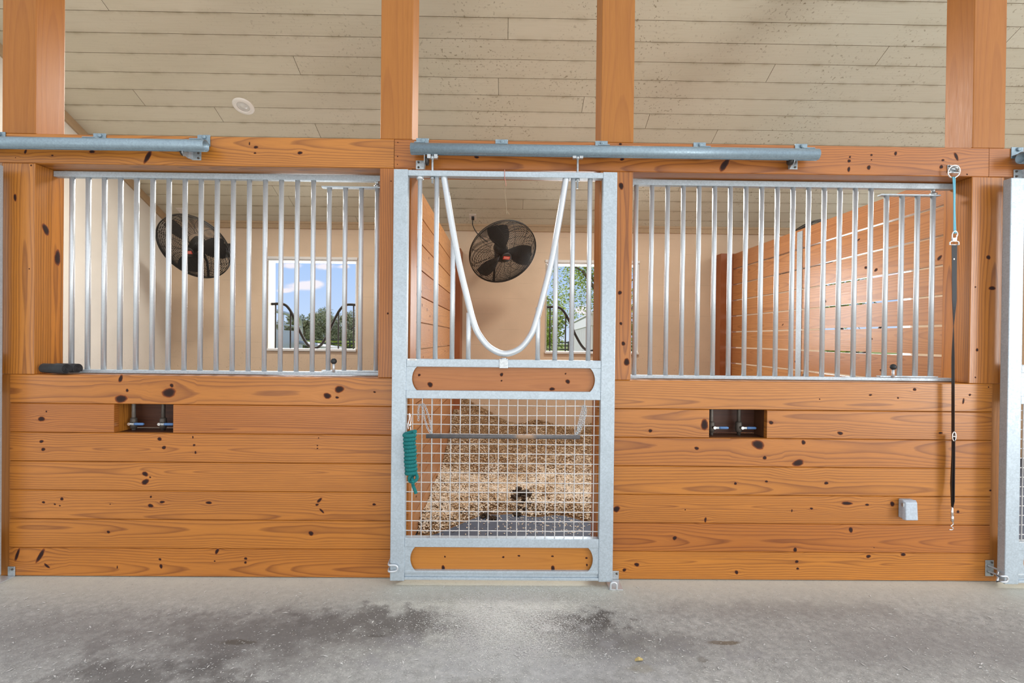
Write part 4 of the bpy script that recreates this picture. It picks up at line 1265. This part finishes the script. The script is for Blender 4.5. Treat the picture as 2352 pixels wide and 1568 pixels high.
mk_fan(Vector((-3.640, 2.80, 2.494)), (-.03, -.787, -.616), 'black cage fan behind the left grille')
mk_fan(Vector((3.545, 2.80, 2.535)), (.15, -.75, -.62), 'black cage fan peeping over the slatted partition')

# outlets on the ceiling, fan cord, twine
def outlet(px, py, label):
    q = on_ceil(px, py); Mx = Matrix.Translation(q) @ Rm
    t = tag(empty('ceiling_outlet', q), label, 'outlet', 'white outlets on the ceiling')
    b = MB(); b.box(-.045, .045, -.060, .060, 0, .006, mat=Mx); b.build('cover_plate', M['outlet'], t, bevel=.002)
    return q, t
q2, t2 = outlet(1086, 498, 'white outlet above the middle stall fan')
outlet(418, 484, 'white outlet above the left stall fan')
b = MB(); q3 = q2 + nc * .012 + Vector((0, 0, 0))
b.tube(smooth_path([q3 + nc * .03, q3 + nc * .07 + Vector((0, .0, -.03)), at(1087, 520, 3.15), at(1092, 530, 3.08), at(1101, 541, 3.04), at(1120, 556, 3.03)], 8), .006, 8)
o = b.build('power_cord', M['black']); tag(o, 'black cord from the ceiling outlet to the middle fan', 'cord')
b = MB(); b.box(-.017, .017, -.02, .02, .006, .036, mat=Matrix.Translation(q2 + Vector((.002, .0, -.0))) @ Rm); b.build('plug', M['black'], o)
b = MB()
b.tube(smooth_path([at(1158, 405, -.052), at(1160, 440, -.05), at(1163, 470, -.048), at(1164, 492, -.05)], 8), .0014, 6)
b.tube(smooth_path([at(1164, 484, -.05), at(1168, 489, -.05), at(1170, 493, -.045)], 5), .0012, 6)
o = b.build('twine', M['twine']); tag(o, 'thin brown twine dangling from the top rail of the middle door', 'twine')
b = MB(); xq = at(1159, 400, -.1).x; zz0, zz1 = at(1159, 407, -.1).z, at(1159, 392, -.1).z
b.tube([(xq, -.108, zz0), (xq, -.108, zz1 + .003), (xq, -.052, zz1 + .003), (xq, -.052, zz0 - .003), (xq, -.108, zz0)], .0018, 6)
b.tube([(xq, -.108, zz0), (xq + .008, -.108, zz0 - .035), (xq + .010, -.107, zz0 - .055)], .0016, 6)
b.build('loop', M['pinktwine'], o)

# ------------------------------------------------------------------ window guards (dark tube with a U dip)
def guard(a_, c_, label):
    Y = YB + .10
    zt = at(630, 698, Y).z; zb = at(722, 799, Y).z; zs = WZ0 + .03
    w = c_ - a_ - .044; x0 = a_ + .022
    t = tag(empty('window_guard', (x0 + w / 2, Y, zs)), label, 'window guard', 'dark tube guards in the windows')
    K = [(0, 0), (.13, 0), (.20, -.10), (.27, -.35), (.34, -.66), (.42, -.92), (.5, -1), (.58, -.92), (.66, -.66), (.73, -.35), (.80, -.10), (.87, 0), (1, 0)]
    b = MB(); b.tube(smooth_path([(x0 + w * u_, Y, zt + (zt - zb) * v_) for u_, v_ in K], 6), .0175, 12); b.build('top_tube', M['bronze'], t)
    for u_, v_ in ((.045, 0), (.22, -.17), (.78, -.17), (.955, 0)):
        x = x0 + w * u_
        b = MB(); b.tube([(x, Y, zs), (x, Y, zt + (zt - zb) * v_ - .004)], .0095, 10); b.build('bar', M['bronze'], t)
    return t
guard(*wins[0], 'dark tube window guard behind the left grille')
guard(*wins[1], 'dark tube window guard seen through the right of the middle door')
guard(*wins[2], 'dark tube window guard beyond the slatted partition')

# ------------------------------------------------------------------ bedding in the middle stall
def nz(x, y, s):
    from mathutils import noise
    return noise.noise(Vector((x * s, y * s, 1.7)))
def bed_z(x, y):
    z = .055 + .030 * nz(x, y, 2.6) + .016 * nz(x, y, 9)
    f = max(0, (y - 2.15) / 1.35)
    bank = .24 + .34 * math.exp(-((x + .62) / .55) ** 2) + .11 * math.exp(-((x - .42) / .26) ** 2) + .10 * math.exp(-((x - 1.35) / .4) ** 2)
    z += bank * min(1, f) ** 1.25
    fl = math.exp(-((x + .66) / .22) ** 2) * .08 * max(0, min(1, (y - .9) / .8)); z += fl
    front = 1.06 + .10 * nz(x, 0, 2.2) + .07 * nz(x, 3, 6) - .42 * math.exp(-((x + .62) / .26) ** 2) - .22 * max(0, min(1, (x - .50) / .35))
    g_ = (y - front) / .22
    g_ = max(0, min(1, g_)); g_ = g_ * g_ * (3 - 2 * g_)
    return -.03 + (z + .03) * g_
b = MB(); NX, NYY = 150, 150; bx0, bx1, by0, by1 = XPL + .024, XPR - .006, .5, YB - .004
V = []; F = []
for i in range(NX + 1):
    for j in range(NYY + 1):
        x = bx0 + (bx1 - bx0) * i / NX; y = by0 + (by1 - by0) * j / NYY
        V.append((x, y, bed_z(x, y)))
for i in range(NX):
    for j in range(NYY):
        a = i * (NYY + 1) + j; F.append((a, a + NYY + 1, a + NYY + 2, a + 1))
b.faces(V, F)
def flake(b, c, L, W, par):
    a = random.random() * 2 * PI; tl = random.uniform(-.6, .6); t2_ = random.uniform(-.5, .5)
    e = Vector((math.cos(a), math.sin(a), tl * .6)).normalized(); f = Vector((-math.sin(a), math.cos(a), t2_)).normalized()
    nn = e.cross(f); c = Vector(c); h = L * random.uniform(.1, .35)
    p = [c - e * L / 2 - f * W / 2, c - f * W / 2 + nn * h, c + e * L / 2 - f * W / 2, c + e * L / 2 + f * W / 2, c + f * W / 2 + nn * h, c - e * L / 2 + f * W / 2]
    b.faces(p, [(0, 1, 4, 5), (1, 2, 3, 4)], 1, par, False)
for i in range(52000):
    x = random.uniform(bx0, 1.45); y = random.uniform(.6, by1 - .03) if i % 3 else random.uniform(.6, 2.2)
    z = bed_z(x, y)
    if z < -.006: continue
    n_ = nz(x, y, 4) * .5 + nz(x, y, 11) * .5
    r = min(1, max(0, random.gauss(.80 + .45 * n_ - .38 * max(0, min(1, (y - 2.1) / .9)), .22)))  # flakes of the back bank darker, its shade put into their colour
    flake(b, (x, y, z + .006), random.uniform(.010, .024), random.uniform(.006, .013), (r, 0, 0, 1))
for i in range(420):
    q = on_z(random.gauss(1300, 130) if i % 2 else random.uniform(950, 1375), random.uniform(1180, 1228), -.012)
    if bx0 < q.x < bx1: flake(b, (q.x, q.y, -.009), random.uniform(.008, .02), random.uniform(.005, .010), (random.uniform(.85, 1), 0, 0, 1))
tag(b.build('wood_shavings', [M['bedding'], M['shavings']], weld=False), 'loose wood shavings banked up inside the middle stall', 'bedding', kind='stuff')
# droppings
def droppings(clumps, label, **kw):
    b = MB()
    for px, py, rx, ry in clumps:
        q = on_z(px, py, 0.0)
        for it in range(4): q = on_z(px, py + ry * .4, max(-.012, bed_z(q.x, q.y)))
        s = (q.y + D_CAM) / FPX
        for i in range(26):
            a = random.random() * 6.28; rr = random.random() ** .8
            i0 = len(b.v); rb = max(.010, rx * s * random.uniform(.13, .24))
            b.ball((q.x + rx * s * rr * math.cos(a), q.y + 1.5 * rx * s * rr * math.sin(a), q.z + .008 + .05 * random.random() * (1 - rr) * ry / 14), rb, 8, sc=(1, random.uniform(.7, 1.2), .75))
            cc = Vector(b.v[i0]) + Vector((0, 0, rb * .75)); ph = random.random() * 9
            for vi in range(i0, len(b.v)):
                dv = Vector(b.v[vi]) - cc; w_ = 1 + .45 * nz(dv.x * 60 + ph, dv.y * 60 + dv.z * 40, .9)
                b.v[vi] = tuple(cc + dv * w_)
        for i in range(40):
            a = random.random() * 6.28; rr = random.random() ** .6 * 1.2
            flake(b, (q.x + rx * s * rr * math.cos(a), q.y + 1.5 * rx * s * rr * math.sin(a), q.z + .010), random.uniform(.012, .03), random.uniform(.005, .012), (0, 0, 0, 1))
    b.mi = [0] * len(b.mi)
    tag(b.build('droppings', M['manure']), label, 'droppings', **kw)
droppings([(1195, 1130, 26, 20), (1180, 1150, 26, 16), (1203, 1155, 22, 14), (1150, 1160, 22, 12), (1220, 1160, 14, 10), (1170, 1162, 14, 9)], 'large dark heap of droppings on the shavings behind the door mesh', kind='stuff')
G_ = 'small droppings at the edge of the bedding'
droppings([(1058, 1177, 8, 6)], 'leftmost of the small dark droppings at the bedding edge', group=G_)
droppings([(1085, 1166, 10, 7)], 'second from the left of the small dark droppings at the bedding edge', group=G_)
droppings([(1114, 1183, 9, 8)], 'small dark dropping on the bare mat, left one of a pair', group=G_)
droppings([(1133, 1189, 7, 5)], 'small dark dropping on the bare mat, right one of a pair', group=G_)
droppings([(1188, 1179, 8, 7)], 'small dark dropping on the mat just below the large heap', group=G_)

# shavings trodden out on to the aisle
b = MB()
for i in range(17000):
    if i % 4 == 0: px, py = random.uniform(0, 2352), 1345 + 223 * random.random() ** .8
    else: px, py = random.gauss(1175 + random.uniform(-20, 40), 95), 1345 + abs(random.gauss(40, 75))
    if py > 1600: continue
    if i % 4 and random.random() < .25: px = random.gauss(1180, 190)
    q = on_z(px, py)
    s = random.uniform(.0014, .0042)
    if i % 60 == 0: s *= 2.4
    a = random.random() * 6.28; l = s * random.uniform(1.2, 4.2)
    e = Vector((math.cos(a), math.sin(a), 0)); f = Vector((-math.sin(a), math.cos(a), 0))
    c = q + Vector((0, 0, .0018))
    b.face([c - e * l / 2 - f * s / 3, c - f * s / 2.2 + Vector((0, 0, .0012)), c + e * l / 2, c + f * s / 2 + Vector((0, 0, .001))], None, 0)
tag(b.build('spilled_shavings', M['dust'], weld=False), 'pale shavings dust spilled on the concrete before the middle door', 'shavings', kind='stuff')
b = MB(); q = on_z(1467, 1517)
b.faces([q + Vector(v) for v in ((-.02, -.006, .002), (-.004, -.014, .010), (.018, -.004, .004), (.022, .010, .003), (.002, .012, .012), (-.014, .010, .004))], [(0, 1, 4, 5), (1, 2, 3, 4)], smooth=False)
tag(b.build('dry_leaf', M['leafyellow']), 'small dry yellow leaf on the concrete floor', 'leaf')

# ------------------------------------------------------------------ outdoors
def tree(x, y, h, rad, n, ls, mat, label, low=.25, grp='trees beyond the windows', trunk=True, squash=1.0, blobs=14):
    t = tag(empty('tree', (x, y, -.05)), label, 'tree', grp)
    rnd = random.Random(int(x * 97 + y * 31))
    if trunk:
        b = MB(); b.tube([(x, y, -.05), (x + .03 * h, y, h * .35), (x - .02 * h, y + .02 * h, h * .7)], [.03 * h, .022 * h, .010 * h], 8)
        for k in range(5):
            a = rnd.random() * 6.28; z0 = h * rnd.uniform(.3, .55)
            b.tube([(x, y, z0), (x + rad * .4 * math.cos(a), y + rad * .4 * math.sin(a), z0 + h * .18), (x + rad * .8 * math.cos(a), y + rad * .8 * math.sin(a), z0 + h * .25)], [.011 * h, .007 * h, .003 * h], 6)
        b.build('trunk', M['bark'], t)
    b = MB(); cs = []
    for k in range(blobs):
        a = rnd.random() * 6.28; rr = rad * math.sqrt(rnd.random()) * .8
        cs.append((x + rr * math.cos(a), y + rr * math.sin(a), h * rnd.uniform(low + .1, .9), rad * rnd.uniform(.22, .42)))
    for i in range(n):
        cx, cy, cz, cr = cs[i % blobs]
        d = Vector((rnd.gauss(0, 1), rnd.gauss(0, 1), rnd.gauss(0, 1))).normalized() * cr * rnd.random() ** .4
        c = Vector((cx, cy, cz)) + d * 1.0; c.z = max(h * low, c.z)
        e = Vector((rnd.gauss(0, 1), rnd.gauss(0, 1), rnd.gauss(0, .6))).normalized(); f = e.orthogonal().normalized()
        f = (f * math.cos(rnd.random() * 6) + e.cross(f) * math.sin(rnd.random() * 6))
        s = ls * rnd.uniform(.6, 1.3)
        b.face([c - e * s * .5, c - f * s * .22, c + e * s * .5, c + f * s * .22], None, 0, (rnd.random(), 0, 0, 1))
    b.build('foliage', M[mat], t)
    return t
# far tree line seen through the left window
for k, (px, hpx, dist, rad) in enumerate([(700, 58, 60, 2.0), (728, 64, 70, 2.8), (752, 52, 62, 2.0), (776, 66, 78, 3.3), (802, 54, 64, 2.2), (822, 46, 72, 2.6), (675, 40, 74, 2.8), (648, 34, 62, 2.4)]):
    d = dist + D_CAM; x = (px - 1164) / FPX * d; h = 1.47 + hpx / FPX * d
    nm = ['first', 'second', 'third', 'fourth', 'fifth', 'sixth', '', ''][k]
    lab = ('far green tree through the left window, %s from the left along the treeline' % nm) if k < 6 else ('far green tree hidden behind the pipe gate, ' + ('taller' if k == 6 else 'shorter') + ' of two')
    tree(x, dist, h, rad, 6000, .24, 'leafdark', lab, low=.03, trunk=True)
b = MB(); d = 52
t = tag(empty('board_fence', (-18, d, -.05)), 'dark board fence far out on the grass', 'fence')
for i in range(30):
    x = -34 + i * 2.4
    b = MB(); b.box(x - .06, x + .06, d, d + .12, -.06, 1.25); b.build('fence_post', M['darkfence'], t)
for z in (.35, .75, 1.12):
    b = MB(); b.box(-34.2, 36, d - .03, d - .005, z - .07, z + .07); b.build('rail', M['darkfence'], t)
# clipped hedge beyond the fence
b = MB(); rnd = random.Random(3)
for i in range(7000):
    c = Vector((rnd.uniform(-33, -8), 55 + rnd.uniform(-.5, .5), rnd.uniform(-.05, .95)))
    e = Vector((rnd.gauss(0, 1), rnd.gauss(0, 1), rnd.gauss(0, 1))).normalized(); f = e.orthogonal().normalized(); s = .26
    b.face([c - e * s, c - f * s * .5, c + e * s, c + f * s * .5], None, 0, (rnd.random(), 0, 0, 1))
tag(b.build('hedge', M['leaf'], weld=False), 'low bright hedge behind the dark board fence', 'hedge')
# near trees seen through the second window
tree(2.95, 12.0, 5.4, 1.75, 9500, .078, 'leafbright', 'leafy tree close outside the middle window, sky between its leaves', low=.36, blobs=26)
tree(1.25, 15.5, 2.5, .75, 8000, .085, 'leafbright', 'bright green bush at the left of the middle window', low=.0, blobs=18)
tree(5.6, 14.0, 5.2, 1.7, 4200, .16, 'leaf', 'green tree further right outside, seen past the partition gaps', low=.10)
tree(9.6, 13.0, 4.0, 1.9, 4200, .16, 'leaf', 'green tree beyond the slatted partition window', low=.04)
tree(2.4, 30.0, 4.2, 2.6, 3000, .22, 'leaf', 'hazy green tree behind the bright bush', low=.02)
# white picket screen running away from the middle window
def run_fence():
    a = Vector((1.50, 5.7, 0)); c = Vector((1.86, 10.8, 0)); dv = (c - a); L = dv.length; dv.normalize(); nn = Vector((dv.y, -dv.x, 0))
    t = tag(empty('white_fence', a), 'white slatted fence running away outside the middle window', 'fence')
    def bx(s0, s1, n0, n1, z0, z1, name):
        b = MB(); q = []
        for z in (z0, z1):
            for s, n in ((s0, n0), (s1, n0), (s1, n1), (s0, n1)): q.append(a + dv * s + nn * n + EZ * z)
        b.faces(q, [(0, 1, 5, 4), (1, 2, 6, 5), (2, 3, 7, 6), (3, 0, 4, 7), (4, 5, 6, 7), (3, 2, 1, 0)], smooth=False); return b
    bx(-.1, L + .1, -.03, .03, 1.72, 1.92, 0).build('top_board', M['vinyl'], t)
    bx(-.14, L + .14, -.06, .06, 1.92, 1.95, 0).build('cap', M['vinyl'], t)
    n = 34
    for i in range(n): bx(L * i / (n - 1) - .045, L * i / (n - 1) + .045, -.015, .015, -.05, 1.72, 0).build('picket', M['vinyl'], t)
run_fence()
# galvanised pipe gate outside the left window
def pipe_gate():
    P0, P1 = Vector((-4.75, 6.6, 0)), Vector((-6.15, 12.0, 0)); dv = P1 - P0
    t = tag(empty('pipe_gate', P0), 'pale pipe gate with a rounded corner outside the left window', 'gate')
    pt = lambda s, z: P0 + dv * s + EZ * z
    top = 2.04
    b = MB(); b.tube(smooth_path([pt(0, top), pt(.5, top), pt(.84, top), pt(.93, top - .06), pt(.985, top - .22), pt(1, top - .5), pt(1, 1.0), pt(1, -.02)], 6), .045, 12); b.build('frame_tube', M['greyrail'], t)
    for z in (.35, .7, 1.05, 1.4, 1.75):
        b = MB(); b.tube([pt(0, z), pt(1, z)], .022, 8); b.build('rail', M['greyrail'], t)
    for s in (0, .45, .80):
        b = MB(); b.tube([pt(s, -.03), pt(s, top)], .03, 8); b.build('upright', M['greyrail'], t)
    b = MB(); q = [pt(.12, .3), pt(.97, .3), pt(.97, 1.62), pt(.12, 1.62)]; w = Vector((.02, .005, 0))
    b.faces([v - w for v in q] + [v + w for v in q], [(0, 1, 2, 3), (7, 6, 5, 4), (0, 4, 5, 1), (1, 5, 6, 2), (2, 6, 7, 3), (3, 7, 4, 0)], smooth=False)
    b.build('panel', M['vinyl'], t)
pipe_gate()
b = MB(); a = at(668, 783, 12.6); c = at(790, 803, 6.4)
b.tube([a, c], .055, 12); b.tube([a, Vector((a.x, a.y, -.05))], .04, 8); b.tube([c, Vector((c.x, c.y, -.05))], .04, 8)
tag(b.build('pipe_rail', M['greyrail']), 'pale sloping pipe rail low in the left window', 'rail')

# ------------------------------------------------------------------ world: blue sky with small clouds
w = bpy.data.worlds.new('sky'); SC.world = w; w.use_nodes = True
class WT(NT):
    def __init__(self, wd):
        self.t = wd.node_tree; self.t.nodes.clear()
k = WT(w)
out = k.n('ShaderNodeOutputWorld'); bg = k.n('ShaderNodeBackground'); k.l(bg.outputs[0], out.inputs[0])
dirv = k.n('ShaderNodeTexCoord').outputs['Generated']
x, y, z = k.sep(dirv)
ay = k.math('MAXIMUM', k.math('ABSOLUTE', y), .05)
sx, sz = k.math('DIVIDE', x, ay), k.math('DIVIDE', z, ay)
sky = k.ramp(z, [(0, S(214, 230, 252)), (.04, S(196, 220, 254)), (.16, S(172, 205, 253)), (.5, S(120, 165, 235)), (1, S(90, 140, 220))])
cn = k.noise(k.comb(k.math('MULTIPLY', sx, 16), k.math('MULTIPLY', sz, 26), 0.0), 1, 5, .6)
def puff(px, py, rx, ry):
    d = ray(px, py); cx, cz = d.x / d.y, d.z / d.y
    a = k.math('DIVIDE', k.math('SUBTRACT', sx, cx), rx / FPX); b_ = k.math('DIVIDE', k.math('SUBTRACT', sz, cz), ry / FPX)
    q = k.math('ADD', k.math('MULTIPLY', a, a), k.math('MULTIPLY', b_, b_))
    return k.math('EXPONENT', k.math('MULTIPLY', q, -1.0))
tot = None
for c in [(690, 658, 36, 11), (722, 652, 24, 9), (742, 612, 26, 9), (668, 610, 24, 8), (790, 612, 14, 6), (740, 722, 26, 5), (655, 668, 20, 5), (1345, 712, 26, 12), (2050, 640, 60, 30)]:
    q = puff(*c); tot = q if tot is None else k.math('ADD', tot, q)
cl = k.mapr(k.math('MULTIPLY', tot, k.mapr(cn, .28, .62, .35, 1.25)), .22, .80, 0, .95, True)
hi = k.mapr(k.noise(k.comb(k.math('MULTIPLY', sx, 2.2), k.math('MULTIPLY', sz, 3.5), 4.0), 1, 5, .6), .52, .72, 0, .8, True)
front = k.math('GREATER_THAN', y, 0.0)
cl = k.math('MAXIMUM', k.math('MULTIPLY', cl, front), k.math('MULTIPLY', hi, k.math('SUBTRACT', 1, front)))
sky = k.mix(cl, sky, S(252, 246, 252))
glow = k.mapr(y, .25, -.55, 0, 1, True)
sky = k.mix(k.math('MULTIPLY', glow, .9), sky, (1, .985, .96))
grd = k.mapr(z, -.02, .0, 0, 1)
sky = k.mix(grd, (.30, .29, .24), sky)
k.l(sky, bg.inputs[0])
BACK = 1.35
k.l(k.math('MULTIPLY', k.mapr(y, .15, -.5, 1.0, BACK, True), k.math('ADD', 1.0, k.math('MULTIPLY', k.math('MULTIPLY', x, .45), k.mapr(y, .1, -.4, 0, 1)))), bg.inputs[1])
w.cycles.sampling_method = 'AUTOMATIC'

# ------------------------------------------------------------------ lights: daylight through aisle ends and windows, added fill lamps
def area(name, loc, target, sx_, sy_, power, col):
    l = bpy.data.lights.new(name, 'AREA'); l.shape = 'RECTANGLE'; l.size = sx_; l.size_y = sy_; l.energy = power; l.color = col
    o = bpy.data.objects.new(name, l); COL.objects.link(o); o.location = loc
    o.rotation_euler = (Vector(target) - Vector(loc)).to_track_quat('-Z', 'Y').to_euler()
    return o
area('daylight_right', (7.4, -4.6, 2.0), (1.5, .4, 1.3), 1.5, 3.0, 185, (1.0, .99, .97))
area('daylight_left', (-7.6, -4.4, 2.0), (-1.5, .4, 1.4), 2.4, 3.2, 42, (.93, .97, 1.0))
area('ceiling_fill', (1.6, -6.2, .25), (1.2, 1.2, 4.2), 13.0, 3.0, 270, (1.0, .99, .97))  # added lamp low behind the camera, brightens the ceiling from below
for a_, c_ in wins:
    area('window_daylight', ((a_ + c_) / 2, YB + .42, (WZ0 + WZ1) / 2 + .05), ((a_ + c_) / 2, 0, 1.3), 1.25, 1.2, 48, (.95, .98, 1.0))
for i, xo in enumerate((-PER, 0, PER)):
    qq = on_ceil(559, 244) + Vector((PER + xo, 0, 0)) + nc * .05
    a_ = area('stall_fill', qq, qq + nc, .5, .5, 80, (1.0, .96, .90))  # added fill lamps, one per stall; the ceiling downlight itself is unlit
sun = bpy.data.lights.new('sun', 'SUN'); sun.energy = 4.0; sun.angle = .03; sun.color = (1, .95, .86)
so = bpy.data.objects.new('sun', sun); COL.objects.link(so)
so.rotation_euler = Vector((.75, -.25, -.60)).to_track_quat('-Z', 'Y').to_euler()

# ------------------------------------------------------------------ view
SC.view_settings.view_transform = 'Standard'
SC.view_settings.look = 'None'
SC.view_settings.gamma = 1.0
SC.view_settings.use_curve_mapping = False
SC.view_settings.exposure = 0.0
SC.cycles.use_denoising = True
SC.cycles.max_bounces = 8
SC.cycles.diffuse_bounces = 5
SC.cycles.glossy_bounces = 4
